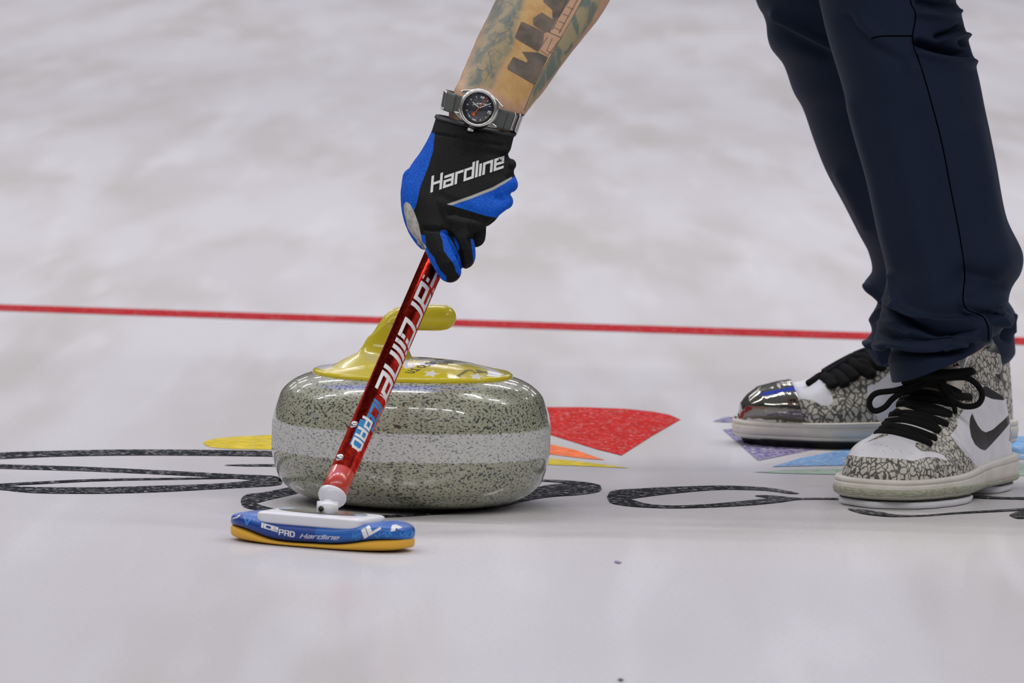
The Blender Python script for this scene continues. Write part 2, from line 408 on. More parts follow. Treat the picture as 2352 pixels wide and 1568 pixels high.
# ================================================================ CURLING STONE
S0 = gr(940, 1157); K = 1 / 2286.0
def granite():
    m, nt, b = newmat('granite')
    n1 = tex(nt, 'noise', 430, 2, stretch=(.8, .8, 1.5), rot=(.0, .5, 0)); n2 = tex(nt, 'noise', 260, 2)
    n3 = tex(nt, 'noise', 1300, 2)
    c = mixc(nt, rng(nt, n3, .35, .65), (.22, .228, .155), (.46, .465, .345))
    c = mixc(nt, rng(nt, math_(nt, 'ADD', n1, math_(nt, 'MULTIPLY', math_(nt, 'SUBTRACT', n2, .5), .35)), .47, .39), c, (.038, .04, .036))
    tcn = nd(nt, 'ShaderNodeTexCoord'); s = nd(nt, 'ShaderNodeSeparateXYZ'); lk(nt, tcn.outputs['Object'], s.inputs[0])
    wob = math_(nt, 'MULTIPLY', math_(nt, 'SUBTRACT', tex(nt, 'noise', 250, 2), .5), .004)
    z = math_(nt, 'ADD', s.outputs[2], wob)
    band = math_(nt, 'MULTIPLY', rng(nt, z, .0535, .0555), rng(nt, z, .0845, .0815))
    cw = mixc(nt, rng(nt, n1, .50, .28), (.60, .60, .59), (.20, .21, .22))
    c = mixc(nt, math_(nt, 'MULTIPLY', band, .85), c, cw)
    sset(nt, b, 'Base Color', c); sset(nt, b, 'Roughness', mixr(nt, band, .28, .8)); sset(nt, b, 'Coat Weight', math_(nt, 'SUBTRACT', 1.0, band)); b.inputs['Coat Roughness'].default_value = .035
    return m
def mixr(nt, f, a, b):
    n = nd(nt, 'ShaderNodeMapRange'); lk(nt, f, n.inputs[0]); n.inputs[3].default_value = a; n.inputs[4].default_value = b; return n.outputs[0]
stone = empty('curling_stone', S0, 'grey speckled granite curling stone with a yellow handle, behind the broom', 'curling stone')
half = [(320, 0), (320, 30), (318, 46), (313, 66), (304, 92), (296, 105), (286, 115), (268, 128), (240, 140), (205, 148)]
prof = [(r * K, .068 + z * K) for r, z in half]; low = [(r * K, .068 - z * K) for r, z in half[1:]][::-1]
P_ = [(.02, .003), (.055, .003), (.060, .0), (.068, .0), (.074, .0024)] + low + prof + [(.06, .134), (.01, .134)]
P_ = [tuple(q) for q in interp(P_, 150)]
P_ = [(r, max(z, 0)) for r, z in P_]
V, F = lathe(P_, S0, 160); mk('stone_body', V, F, granite(), stone)
# yellow handle: disc and gooseneck
DZ = .1305; DR = 231 * K
def domez(r): return DZ + .0035 + .0135 * max(0, 1 - (r / (DR * .97)) ** 2) ** 1.0
M_yel = pm('yellow_gloss', (.58, .48, .025), .22, spec=.4, coat=.25)
def discmat():
    m, nt, b = newmat('handle_disc_print')
    c = mixc(nt, att(nt, 'white'), (.60, .49, .025), (.72, .71, .70)); c = mixc(nt, att(nt, 'black'), c, (.015, .015, .015))
    sset(nt, b, 'Base Color', c); sset(nt, b, 'Roughness', .14); sset(nt, b, 'Specular IOR Level', .2); sset(nt, b, 'Coat Weight', .0); b.inputs['Coat Roughness'].default_value = .05; return m
dp = [(0.0, DZ - .006), (DR * .9, DZ - .006), (DR * .965, DZ - .0045), (DR * .99, DZ - .002), (DR, DZ + .0005), (DR * .99, DZ + .003), (DR * .965, DZ + .0045)]
dp += [(r, max(domez(r), DZ + .0038) if r < DR * .93 else DZ + .0043) for r in np.linspace(DR * .94, 0.0005, 90)]
V, F = lathe(dp, S0, 260)
disc = mk('handle_disc', V, F, discmat(), stone)
cd = lambda p: crop(700, 780, 4.704, p)
def star(cx, cy, rx, ry, rot=0):
    return [(cx + (1 if k % 2 == 0 else .42) * rx * math.sin(rot + k * math.pi / 5), cy - (1 if k % 2 == 0 else .42) * ry * math.cos(rot + k * math.pi / 5)) for k in range(10)]
wh = [cd([(100, 290), (200, 258), (330, 238), (560, 215), (480, 262), (330, 300), (180, 322)]),
      cd([(1090, 190), (1400, 205), (1700, 240), (1960, 268), (1700, 262), (1350, 232), (1120, 212)]),
      cd([(1080, 160), (1300, 162), (1600, 180), (1900, 225), (1880, 238), (1500, 195), (1080, 172)]),
      cd([(1150, 242), (1300, 240), (1450, 268), (1420, 285), (1200, 270)]),
      cd([(330, 205), (560, 178), (560, 190), (340, 225)]),
      cd([(1740, 262), (1900, 275), (2060, 320), (2160, 375), (2080, 402), (1960, 388), (1990, 330), (1900, 295)]),
      cd([(1030, 240), (1085, 190), (1200, 290), (1080, 315)]),
      cd(star(1365, 366, 100, 46, .3)), cd(star(1855, 396, 92, 42, .15))]
paint(disc, 'white', wh)
paint(disc, 'black', [cd([(330, 235), (400, 208), (540, 196), (500, 222), (420, 238)]), cd([(1210, 195), (1240, 186), (1380, 192), (1390, 203), (1250, 200)]), cd([(1390, 206), (1530, 208), (1480, 220), (1400, 215)]),
     cd([(1600, 190), (1650, 188), (1720, 205), (1660, 212), (1610, 200)])])
def disc_text(s, p0, p1, hgt, name='disc_lettering', shear=.0):
    """flat print along the dome from measured start to end point"""
    fc = bpy.data.curves.new('t', 'FONT'); fc.body = s; fc.size = 1; fc.offset = .012; fc.shear = shear; fc.resolution_u = 2
    o = bpy.data.objects.new('t', fc); COL.objects.link(o); dg = bpy.context.evaluated_depsgraph_get(); dg.update()
    me = o.evaluated_get(dg).to_mesh(); V = np.array([v.co[:2] for v in me.vertices]); F = [tuple(p.vertices) for p in me.polygons]; o.evaluated_get(dg).to_mesh_clear(); bpy.data.objects.remove(o)
    a = gr(p0[0], p0[1], DZ + .009); b = gr(p1[0], p1[1], DZ + .009); L = np.linalg.norm((b - a)[:2]); e1 = (b - a)[:2] / L; e2 = np.array([-e1[1], e1[0]])
    V[:, 0] *= L / V[:, 0].max(); V[:, 1] *= hgt; out = []
    for v in V:
        q = a[:2] + e1 * v[0] + e2 * v[1]; r = np.linalg.norm(q - S0[:2]); out.append((q[0], q[1], domez(r) + .0003))
    mk(name, out, F, M_blk, disc, smooth=False)
disc_text('U.S. OLYMPIC & PARALYMPIC', cd([(1165, 352)])[0], cd([(1930, 250)])[0], .0135)
disc_text('TEAM TRIALS', cd([(1475, 325)])[0], cd([(1850, 278)])[0], .0125)
disc_text('presented by', cd([(1670, 362)])[0], cd([(1800, 335)])[0], .007)
disc_text('Lilly', cd([(1835, 345)])[0], cd([(2010, 335)])[0], .015, shear=.4)
# gooseneck handle: horizontal rings at the flare then a sweep
RG = []
def hring(cx, y0, a, b, z, tilt=0, m=40):
    base = at(cx, 850, S0[1]); c = np.array([base[0], S0[1] + y0, z])
    return [c + np.array([a * math.cos(t), b * math.sin(t), tilt * math.cos(t)]) for t in np.linspace(0, 2 * math.pi, m, endpoint=False)]
spec_ = [(860, -.024, .052, .044, .1335, 0), (864, -.017, .043, .036, .1385, 0), (868, -.009, .038, .030, .143, 0), (874, -.004, .031, .022, .1485, 0.001), (878, -.001, .0262, .0165, .154, .003), (880, 0, .0225, .0135, .161, .005), (881, 0, .0195, .012, .169, .007), (884, 0, .0178, .0115, .177, .010), (890, 0, .0165, .0115, .184, .014)]
for r in interp(spec_, 44): RG.append(hring(*r))
# grip part: rings whose plane is tilted, centre line turning right
pts = [(903, 741, 40, 28, 58), (922, 733, 29, 30, 25), (950, 729, 17, 31, 5), (985, 729, 0, 31, 0), (1010, 729, 0, 31, 0), (1028, 729, 0, 28, 0), (1039, 729, 0, 21, 0), (1045, 729, 0, 12, 0), (1048, 729, 0, 2, 0)]
for q in interp([(p[0], p[1], p[3], p[4]) for p in pts], 60):
    c = at(q[0], q[1], S0[1]); h = q[2] * K * .98; an = math.radians(q[3])
    ax_ = np.array([math.sin(an), 0, math.cos(an)])  # ring's long direction
    RG.append([c + (-ax_ if False else np.array([-math.sin(an), 0, math.cos(an)])) * -h * math.cos(t) + np.array([0, 1, 0]) * min(.0125, h) * math.sin(t) for t in np.linspace(0, 2 * math.pi, 40, endpoint=False)])
# align ring phases (neck rings run from left to right, grip rings from bottom to top)
nk = 44
for i in range(nk): RG[i] = [RG[i][(20 - j) % 40] for j in range(40)]
for i in range(nk, len(RG)): RG[i] = [RG[i][(20 - j) % 40] for j in range(40)]
V, F = rings(RG); V, F, _ = evalmesh(V, F, [('SMOOTH', dict(iterations=6, factor=.5))])
mk('handle_grip', V, F, M_yel, disc)

# ================================================================ BROOM
AX = lambda y: 843 + (955 - y) * .433          # measured axis of the pole
YP = lambda y: -.345 + (1140 - y) * .00037
def pole_pt(y): return at(AX(y), y, YP(y))
PB = pole_pt(1136); PT = pole_pt(560); dirp = (PT - PB) / np.linalg.norm(PT - PB)
broom = empty('curling_broom', gr(740, 1235), 'red metallic curling broom with a blue and yellow brush head', 'curling broom')
def polemat():
    m, nt, b = newmat('red_foil'); n = tex(nt, 'noise', 260, 2, stretch=(1, 1, .5))
    sset(nt, b, 'Base Color', mixc(nt, rng(nt, n, .3, .7), (.30, .012, .009), (.50, .035, .02))); sset(nt, b, 'Metallic', 1.0); sset(nt, b, 'Roughness', .17)
    addbump(nt, b, n, .12, .0006); return m
PR = .0122
V, F = tube([PB + dirp * .028, PB + dirp * 1.10], PR, 48); mk('pole', V, F, polemat(), broom)
pole = [o for o in broom.children if o.name.startswith('pole')][0]
V, F = tube([PB - dirp * .004, PB + dirp * .028], PR + .0002, 48); mk('pole_sleeve', V, F, pm('red_sleeve', (.52, .05, .03), .3, coat=.4), broom, label='plain bright red sleeve')
# frame round the pole: e_r to the right, e_f to the camera
vc = CAM - PB; e_f = vc - dirp * (vc @ dirp); e_f /= np.linalg.norm(e_f); e_r = np.cross(e_f, dirp) * 1.0
if e_r[0] < 0: e_r = -e_r
def on_pole(s, phi, off=.00025): return PB + dirp * s + (PR + off) * (e_f * math.cos(phi) + e_r * math.sin(phi))
def s_of(y): return (pole_pt(y) - PB) @ dirp
M_prt = pm('white_print', (.74, .73, .74), .35, coat=.3); M_bprt = pm('blue_print', (.02, .22, .50), .35, coat=.3)
Q, w_ = text_quads('Hardline', th=.16, gap=.24, shear=.25)
s0, s1 = s_of(618), s_of(907)
o = quads_mesh(Q, lambda u, v: on_pole(s0 + (s1 - s0) * u / w_, math.radians(-12 + 96 * v)), 4, 3).arr(); mk('lettering', *o, M_prt, pole, recalc=False)
sA, sB = s_of(935), s_of(985)
Q, w_ = text_quads('ice', th=.2, gap=.24, shear=.2)
o = quads_mesh(Q, lambda u, v: on_pole(sA + (sB - sA) * u / w_, math.radians(6 + 70 * v)), 4, 3).arr(); mk('lettering', *o, M_bprt, pole, recalc=False)
Q, w_ = text_quads('1', th=.2); o = quads_mesh(Q, lambda u, v: on_pole(s_of(920) + .006 * u, math.radians(20 + 60 * v)), 4, 3).arr(); mk('lettering', *o, M_prt, pole, recalc=False)
sA, sB = s_of(982), s_of(1040)
o = quads_mesh([[(0, 0), (1, 0), (1, 1), (0, 1)]], lambda u, v: on_pole(sA + (sB - sA) * u, math.radians(-22 + 62 * v)), 12, 8).arr(); mk('logo_patch', *o, M_bprt, pole, recalc=False)
Q, w_ = text_quads('PAD', th=.2, gap=.26, shear=.1)
o = quads_mesh(Q, lambda u, v: on_pole(sA + .003 + (sB - sA - .004) * u / w_, math.radians(-12 + 46 * v), .0005), 4, 3).arr(); mk('lettering', *o, M_prt, pole, recalc=False)
M_chr = pm('chrome', (.75, .75, .76), .15, 1.0)
for y, fx in ((995, -42), (1070, -42)):
    ph = math.radians(fx); c = on_pole(s_of(y), ph, -.001); nrm = e_f * math.cos(ph) + e_r * math.sin(ph)
    V, F = lathe([(.0042, 0), (.0042, .0012), (.0034, .0026), (.0018, .0034), (.0001, .0036)], c, 24, nrm); mk('rivet', V, F, M_chr, broom)
# white joint: flange and clevis
V, F = lathe([(.0005, .001), (.0135, .001), (.0140, -.0012), (.0138, -.0035), (.0115, -.0075), (.0085, -.011), (.0068, -.0145), (.0005, -.0148)], PB, 48, dirp)
mk('joint_collar', V * 1.0, F, M_white, broom)
# brush head frame
F1 = gr(561, 1247); F2 = gr(835, 1270); eL = (F2 - F1); LH = np.linalg.norm(eL); eL /= LH; eW = np.array([-eL[1], eL[0], 0])
HW = .036; HC = (F1 + F2) / 2 + eW * HW
def hp(l, w, z): return HC + eL * l + eW * w + np.array([0, 0, z])
joint_base = hp(-.006, 0, .034)
jb = at(752, 1176, HC[1]); joint_base = np.array([jb[0], jb[1], max(jb[2], .03)])
top = PB - dirp * .012
M = MB(); 
V, F = tube([joint_base + np.array([0, 0, -.004]), joint_base * .5 + top * .5, top], [.0095, .0066, .0062], 20, flat=(.9, 1.05)); M.add(V, F)
V, F = tube([joint_base + np.array([-.010, 0, .002]), joint_base + np.array([.010, 0, .002])], .0085, 20); M.add(V, F)
mk('joint_clevis', *M.arr(), M_white, broom)
V, F = tube([joint_base + np.array([-.006, -.0095, .004]), joint_base + np.array([-.006, -.002, .004])], .0026, 16); mk('joint_pin', V, F, pm('dark_pin', (.05, .05, .03), .4, .6), broom)
# pad (blue cover over yellow foam)
def pad_section(l):
    """half width and heights at position l along the head, l in -1..1"""
    e = max(0, 1 - abs(l) ** 5) ** .45; return HW * (.55 + .45 * e) * (1 if abs(l) < .999 else .2), e
LP = LH * .5 + .031
def pad(part):
    RG = []
    for l in np.linspace(-1, 1, 90):
        e = max(0.0, 1 - abs(l) ** 4.5) ** .5; w = max(HW * e, .0008); mid = math.exp(-(l / .62) ** 4)
        split = .0135 - .0092 * mid + .0006 * math.sin(l * 5)
        topz = .0295 - .0075 * mid; k = .35 + .65 * e
        if part == 'low': z0, z1 = .0005 + .006 * (1 - e), split
        else: z0, z1 = split - .0004, split + (topz - split) * k
        ring = []
        for t in np.linspace(0, 2 * math.pi, 48, endpoint=False):
            ct, st = math.cos(t), math.sin(t); zz = (z0 + z1) / 2 + (z1 - z0) / 2 * math.copysign(abs(st) ** (.45 if part == 'low' else .7), st)
            ff = 1.0
            if part == 'low' and st < 0: ff = 1 - .09 * abs(st)
            if part == 'up' and st > 0: ff = 1 - .05 * st
            ring.append(hp(l * LP, w * ff * math.copysign(abs(ct) ** .4, ct), zz))
        RG.append(ring)
    return rings(RG)
def covermat():
    m, nt, b = newmat('blue_cover'); n = tex(nt, 'noise', 22, 0, warp=0.0)
    c = mixc(nt, rng(nt, n, .52, .55), (.006, .045, .27), (.012, .11, .42)); sset(nt, b, 'Base Color', c); sset(nt, b, 'Roughness', .38); addbump(nt, b, tex(nt, 'noise', 900, 1), .1); return m
Vl, Fl = pad('low'); mk('foam_pad', Vl, Fl, pm('yellow_foam', (.74, .40, .035), .6), broom, label='yellow underside')
Vu, Fu = pad('up'); cover = mk('fabric_cover', Vu, Fu, covermat(), broom)
# white top plate
RG = []
for l in np.linspace(-1, 1, 60):
    e = max(0.0, 1 - abs(l) ** 16) ** .5; w = max(.0285 * (.45 + .55 * e), .001) * (1 if abs(l) < .9999 else .9); hh = .0125
    ring = []
    for t in np.linspace(0, 2 * math.pi, 48, endpoint=False):
        ct, st = math.cos(t), math.sin(t)
        ring.append(hp(.0 + l * .0585, -.0035 + w * math.copysign(abs(ct) ** .3, ct), .0250 + hh / 2 * (.3 + .7 * e) * math.copysign(abs(st) ** .35, st)))
    RG.append(ring)
V, F = rings(RG); plate = mk('top_plate', V, F, M_white, broom); TPL = bvh(V, F)
V = [hp(.0 + .047 * math.cos(t), .000 + .017 * math.sin(t), .0320) for t in np.linspace(0, 2 * math.pi, 60, endpoint=False)]
def stk():
    m, nt, b = newmat('dark_sticker'); n = tex(nt, 'noise', 45, 1)
    sset(nt, b, 'Base Color', mixc(nt, rng(nt, n, .56, .62), (.10, .095, .06), (.30, .40, .52))); sset(nt, b, 'Roughness', .25); return m
V2 = [v - np.array([0, 0, .0012]) for v in V]
mk('sticker', list(V) + V2, [tuple(range(60)), tuple(range(60, 120))[::-1]] + [(i, (i + 1) % 60, 60 + (i + 1) % 60, 60 + i) for i in range(60)], stk(), broom, smooth=False)
TC = bvh(Vu, Fu)
ch = lambda p: crop(500, 1080, 4.704, p)
def px_text(s, p0, e1, e2, tree, name, mat, parent, th=.17, gap=.26, shear=0, off=.0004, nu=4):
    Q, w_ = text_quads(s, th, gap, shear)
    M = quads_mesh(Q, lambda u, v: cast(tree, p0[0] + e1[0] * u / w_ + e2[0] * v, p0[1] + e1[1] * u / w_ + e2[1] * v, off), nu, 2)
    if not M.V: print('EMPTY', s); return
    return mk(name, *M.arr(), mat, parent, recalc=False)
M_lb = pm('light_blue_print', (.03, .22, .62), .4)
px_text('ice', ch([(480, 612)])[0], (34, 10), (2, -12), TC, 'cover_lettering', M_prt, cover, th=.24)
px_text('PAD', ch([(665, 690)])[0], (34, 6), (1, -11), TC, 'cover_lettering', M_prt, cover, th=.2)
px_text('Hardline', ch([(890, 728)])[0], (86, 4), (4, -9), TC, 'cover_lettering', M_prt, cover, th=.13, shear=.1)
px_text('ice', ch([(1600, 715)])[0], (62, -36), (-8, -22), TC, 'cover_lettering', M_prt, cover, th=.24)
px_text('D', ch([(160, 520)])[0], (15, -4), (4, -15), TC, 'cover_lettering', M_prt, cover, th=.2)
px_text('M', ch([(275, 610)])[0], (15, 4), (3, -22), TC, 'cover_lettering', M_lb, cover, th=.22)
px_text('Mox', ch([(1710, 775)])[0], (36, -18), (-2, -16), TC, 'cover_lettering', M_lb, cover, th=.2)
px_text('Mo', ch([(1445, 765)])[0], (18, -5), (4, -18), TC, 'cover_lettering', M_lb, cover, th=.22)
px_text('M', ch([(1890, 650)])[0], (30, -4), (4, -12), TC, 'cover_lettering', M_prt, cover, th=.3)
px_text('Mo', ch([(1950, 745)])[0], (30, -8), (4, -14), TC, 'cover_lettering', M_lb, cover, th=.2)

# ================================================================ PERSON
A0 = (at(2180, 1130, .12)); A0[2] = 0
person = empty('person', A0, 'person in navy trousers and patterned sneakers gripping the broom with a blue and black glove', 'person')
YH = lambda y: YP(y) - .036      # hand depth in front of the pole
# ---- body (one continuous surface): torso, head, arms, legs
def P3(px, py, Y): return at(px, py, Y)
elbow = P3(1400, -190, YH(-190) + .01); wrist = P3(1110, 290, YH(290)); shL = elbow + np.array([.20, .14, .24]); shR = shL + np.array([.06, .36, .02])
hip = np.array([shL[0] + .42, (shL[1] + shR[1]) / 2 + .02, .80]); hipL = hip + np.array([0, -.09, -.03]); hipR = hip + np.array([0, .09, -.03])
kneeL = P3(2060, -60, .22); kneeR = P3(1960, -90, .50); ankL = P3(2215, 730, .205); ankR = P3(2180, 720, .64); footL = P3(2222, 765, .205); footR = P3(2190, 765, .64)
chest = (shL + shR) / 2 + np.array([.04, 0, -.03]); neck = chest + np.array([-.12, 0, .06]); head = neck + np.array([-.13, -.02, .03])
hz = PB + dirp * .95
M = MB()
for p, r in (([hipL, kneeL, P3(2130, 300, .19), P3(2195, 640, .195), ankL, footL], [.085, .056, .054, .040, .034, .024]), ([hipR, kneeR, P3(2010, 300, .53), P3(2130, 600, .60), ankR, footR], [.085, .056, .054, .040, .033, .026]), ([hip, (hip + chest) / 2, chest], [.135, .13, .14]), ([chest, neck, head], [.07, .058, .055]),
             ([shL, elbow], [.058, .048]), ([shR, shR + np.array([-.05, -.02, -.26]), hz], [.058, .045, .032])):
    V, F = tube(interp(p, 14), np.interp(np.linspace(0, 1, 14), np.linspace(0, 1, len(r)), r), 20, round_ends=True); M.add(V, F)
V, F = tube([shL, chest, shR], [.07, .10, .07], 20, round_ends=True); M.add(V, F)
V, F = ell(head + np.array([-.02, 0, -.01]), (.115, .078, .095)); M.add(V, F)
V, F = ell(head + np.array([-.11, 0, -.075]), (.03, .016, .018)); M.add(V, F)
V, F = ell(head + np.array([-.02, -.08, -.015]), (.03, .01, .02)); M.add(V, F); V, F = ell(head + np.array([-.02, .08, -.015]), (.03, .01, .02)); M.add(V, F)
arm_rows = [(1045, 200, 1208, 262), (1052, 190, 1224, 240), (1062, 163, 1250, 210), (1080, 122, 1290, 152), (1100, 76, 1335, 94), (1120, 38, 1372, 48), (1138, 0, 1402, 0), (1170, -60, 1432, -70), (1220, -130, 1460, -150), (1280, -190, 1490, -210)]
arm_rows = [(r[0], r[1], r[2], r[3], YH((r[1] + r[3]) / 2) - .012, d) for r, d in zip(arm_rows, (.026, .027, .028, .031, .035, .039, .042, .045, .046, .046))]
arm_rows = [(1026, 275, 1168, 312, YH(295) - .006, .021)] + arm_rows
V, F = row_loft(arm_rows, 60, 48, 2.15); M.add(V, F)
V, F, N = evalmesh(*M.arr(), [('REMESH', dict(mode='VOXEL', voxel_size=.004)), ('SMOOTH', dict(iterations=4, factor=.5))])
# denser where the forearm shows
me = bpy.data.meshes.new('t'); me.from_pydata(V.tolist(), [], F); bm = bmesh.new(); bm.from_mesh(me)
for _ in range(2):
    bm.verts.ensure_lookup_table(); bm.verts.index_update(); co = np.array([v.co[:] for v in bm.verts]); pp = proj(co)
    sel = (pp[:, 0] > 1000) & (pp[:, 0] < 1450) & (pp[:, 1] > -30) & (pp[:, 1] < 300) & (co[:, 1] < .1)
    es = [e for e in bm.edges if sel[e.verts[0].index] and sel[e.verts[1].index]]
    bmesh.ops.subdivide_edges(bm, edges=es, cuts=1, use_grid_fill=True)
bmesh.ops.smooth_vert(bm, verts=bm.verts, factor=.3, use_axis_x=True, use_axis_y=True, use_axis_z=True)
bm.verts.index_update(); V = np.array([v.co[:] for v in bm.verts]); F = [tuple(v.index for v in f.verts) for f in bm.faces]; bm.free()
def skinmat():
    m, nt, b = newmat('tattooed_skin')
    skin = mixc(nt, rng(nt, tex(nt, 'noise', 90, 3), .3, .7), (.47, .27, .16), (.56, .34, .21))
    nT = tex(nt, 'noise', 75, 3, stretch=(1, 1, .55), rot=(0, .5, 0), warp=.035); w = rng(nt, nT, .40, .60)
    teal = mixc(nt, w, (.12, .145, .115), (.30, .235, .125)); amber = mixc(nt, rng(nt, nT, .3, .7), (.46, .25, .07), (.52, .33, .12))
    sea = mixc(nt, w, (.11, .15, .13), (.30, .26, .15)); bld = mixc(nt, rng(nt, tex(nt, 'noise', 60, 3), .3, .7), (.075, .06, .045), (.16, .12, .09))
    c = mixc(nt, math_(nt, 'MULTIPLY', att(nt, 'teal', -12, 6), .97), skin, teal); c = mixc(nt, math_(nt, 'MULTIPLY', att(nt, 'amber', -8, 6), .92), c, amber); c = mixc(nt, math_(nt, 'MULTIPLY', att(nt, 'sea', -3, 3), .95), c, sea)
    c = mixc(nt, att(nt, 'building', -1.2, 1.2), c, bld)
    c = mixc(nt, att(nt, 'light', -1, 1), c, (.50, .30, .19)); c = mixc(nt, math_(nt, 'MULTIPLY', att(nt, 'ink', -.8, .8), .8), c, (.03, .03, .028))
    sset(nt, b, 'Base Color', c); sset(nt, b, 'Roughness', .5); b.inputs['Subsurface Weight'].default_value = .06; b.inputs['Subsurface Radius'].default_value = (.006, .003, .002)
    addbump(nt, b, tex(nt, 'noise', 420, 3), .25, .0006); return m
body = mk('body', V, F, skinmat(), person)
ca = lambda p: crop(850, 0, 3.92, p)
paint(body, 'teal', [ca([(1110, -80), (1420, -80), (1340, 250), (1290, 450), (1180, 600), (1090, 780), (860, 790), (900, 600), (970, 400), (1060, 150)])])
paint(body, 'amber', [ca([(1420, -80), (1760, -80), (1560, 300), (1560, 480), (1500, 760), (1330, 960), (1120, 820), (1200, 600), (1290, 430), (1340, 200)])])
paint(body, 'sea', [ca([(1930, -60), (2110, -60), (1990, 200), (1830, 420), (1650, 680), (1480, 900), (1400, 990), (1490, 760), (1720, 340)])])
paint(body, 'building', [ca(p) for p in ([(1560, -60), (1840, -60), (1700, 160), (1640, 165), (1640, 90), (1560, 20)], [(1465, 165), (1545, 110), (1640, 170), (1690, 150), (1620, 295), (1570, 295), (1470, 225)],
      [(1300, 335), (1360, 195), (1385, 200), (1570, 290), (1560, 380), (1515, 465), (1400, 400)], [(1235, 600), (1290, 510), (1410, 562), (1418, 545), (1365, 465), (1510, 470), (1605, 515), (1482, 762), (1240, 625)])])
paint(body, 'light', [ca(p) for p in ([(1590, 280), (1720, 335), (1700, 370), (1640, 345), (1580, 470), (1525, 440), (1600, 330)], [(1880, -40), (1925, -40), (1740, 325), (1700, 300)],
      [(1800, 10), (1860, 20), (1830, 70), (1780, 60)], [(1765, 70), (1820, 90), (1795, 135), (1745, 115)], [(1725, 135), (1780, 155), (1755, 200), (1705, 180)], [(1690, 200), (1745, 220), (1720, 265), (1670, 245)])])
ink = []
def sm(l): return [tuple(p) for p in interp(l, 26)]
for ln, th in (([(1935, -40), (1720, 340), (1480, 765), (1385, 1000)], 8), ([(1890, -40), (1700, 300)], 10), ([(1790, -40), (1640, 270)], 10), ([(1590, 280), (1720, 340)], 9), ([(1600, 330), (1525, 445), (1600, 500), (1720, 345)], 9),
               ([(1240, 620), (1482, 762)], 9), ([(1300, 340), (1515, 465)], 8), ([(1770, 60), (1830, 85)], 9), ([(1735, 125), (1795, 150)], 9), ([(1700, 190), (1755, 215)], 9), ([(1660, 250), (1725, 280)], 9), ([(1640, 345), (1590, 460), (1650, 480)], 8),
               (sm([(1290, 60), (1240, 20), (1170, 60), (1150, 160), (1200, 210), (1260, 170), (1240, 110)]), 5), (sm([(1300, 120), (1260, 260), (1150, 320), (1110, 420), (1180, 480)]), 5), (sm([(1060, 460), (980, 500), (960, 600), (1010, 640), (1060, 600), (1030, 550)]), 5), (sm([(1060, 440), (1090, 600), (1030, 740)]), 5)):
    for a, b in zip(ln[:-1], ln[1:]):
        a = np.array(a, float); b = np.array(b, float); d = (b - a) / np.linalg.norm(b - a); n_ = np.array([-d[1], d[0]]) * th / 2
        ink.append(ca([tuple(a - n_), tuple(b - n_), tuple(b + n_), tuple(a + n_)]))
paint(body, 'ink', ink)
# hair, jacket (out of the picture, above)
V, F = ell(head + np.array([.0, 0, .02]), (.118, .086, .092)); mk('hair', V, F, pm('brown_hair', (.05, .03, .02), .7), person)
M = MB()
for p, r in (([hip, (hip + chest) / 2, chest], [.165, .158, .165]), ([shL, shL * .35 + elbow * .65], [.075, .066]), ([shR, shR + np.array([-.05, -.02, -.26]), hz * .7 + (shR + np.array([-.05, -.02, -.26])) * .3], [.075, .058, .045]), ([shL, chest, shR], [.085, .125, .085])):
    V, F = tube(interp(p, 14), np.interp(np.linspace(0, 1, 14), np.linspace(0, 1, len(r)), r), 20, round_ends=True); M.add(V, F)
V, F, N = evalmesh(*M.arr(), [('REMESH', dict(mode='VOXEL', voxel_size=.009)), ('SMOOTH', dict(iterations=3, factor=.5))])
mk('jacket', V, F, pm('navy_jacket', (.012, .018, .035), .7), person)
# ---- trousers
def trousermat():
    m, nt, b = newmat('navy_cloth'); n = tex(nt, 'noise', 1500, 1)
    sset(nt, b, 'Base Color', mixc(nt, rng(nt, n, .4, .9), (.0052, .0115, .029), (.008, .017, .041))); sset(nt, b, 'Roughness', .75); sset(nt, b, 'Specular IOR Level', .18); b.inputs['Sheen Weight'].default_value = .06; b.inputs['Sheen Roughness'].default_value = .4
    b.inputs['Sheen Tint'].default_value = (.35, .42, .7, 1); addbump(nt, b, tex(nt, 'noise', 900, 2), .15, .0004); return m
nL = [(1855, -120), (1881, 0), (1903, 93), (1936, 203), (1963, 307), (1993, 411), (2018, 532), (2037, 620), (2025, 696), (2020, 735), (2007, 790), (2043, 803), (2041, 832), (2048, 876)]
nR = [(2170, -110), (2199, 0), (2222, 85), (2246, 170), (2265, 265), (2286, 370), (2309, 495), (2349, 585), (2333, 655), (2306, 698), (2316, 726), (2300, 757), (2285, 765), (2268, 784)]
nd_ = [.085, .078, .076, .078, .078, .078, .080, .084, .084, .080, .088, .082, .080, .078]
def leg_rows(L_, R_, D_, Ys): return [(a[0], a[1], b[0], b[1], y, d) for a, b, d, y in zip(L_, R_, D_, Ys)]
rows = leg_rows(nL, nR, nd_, np.linspace(.20, .185, 14))
def hi_right(y):  # contour kinks on the back of the knee
    return 0
V, F = row_loft(rows, 300, 150, 2.1, True, False); N = normals(V, F)
cf = lambda p: crop(1950, 600, 5.6, p); ck = lambda p: crop(1700, 0, 3.607, p)
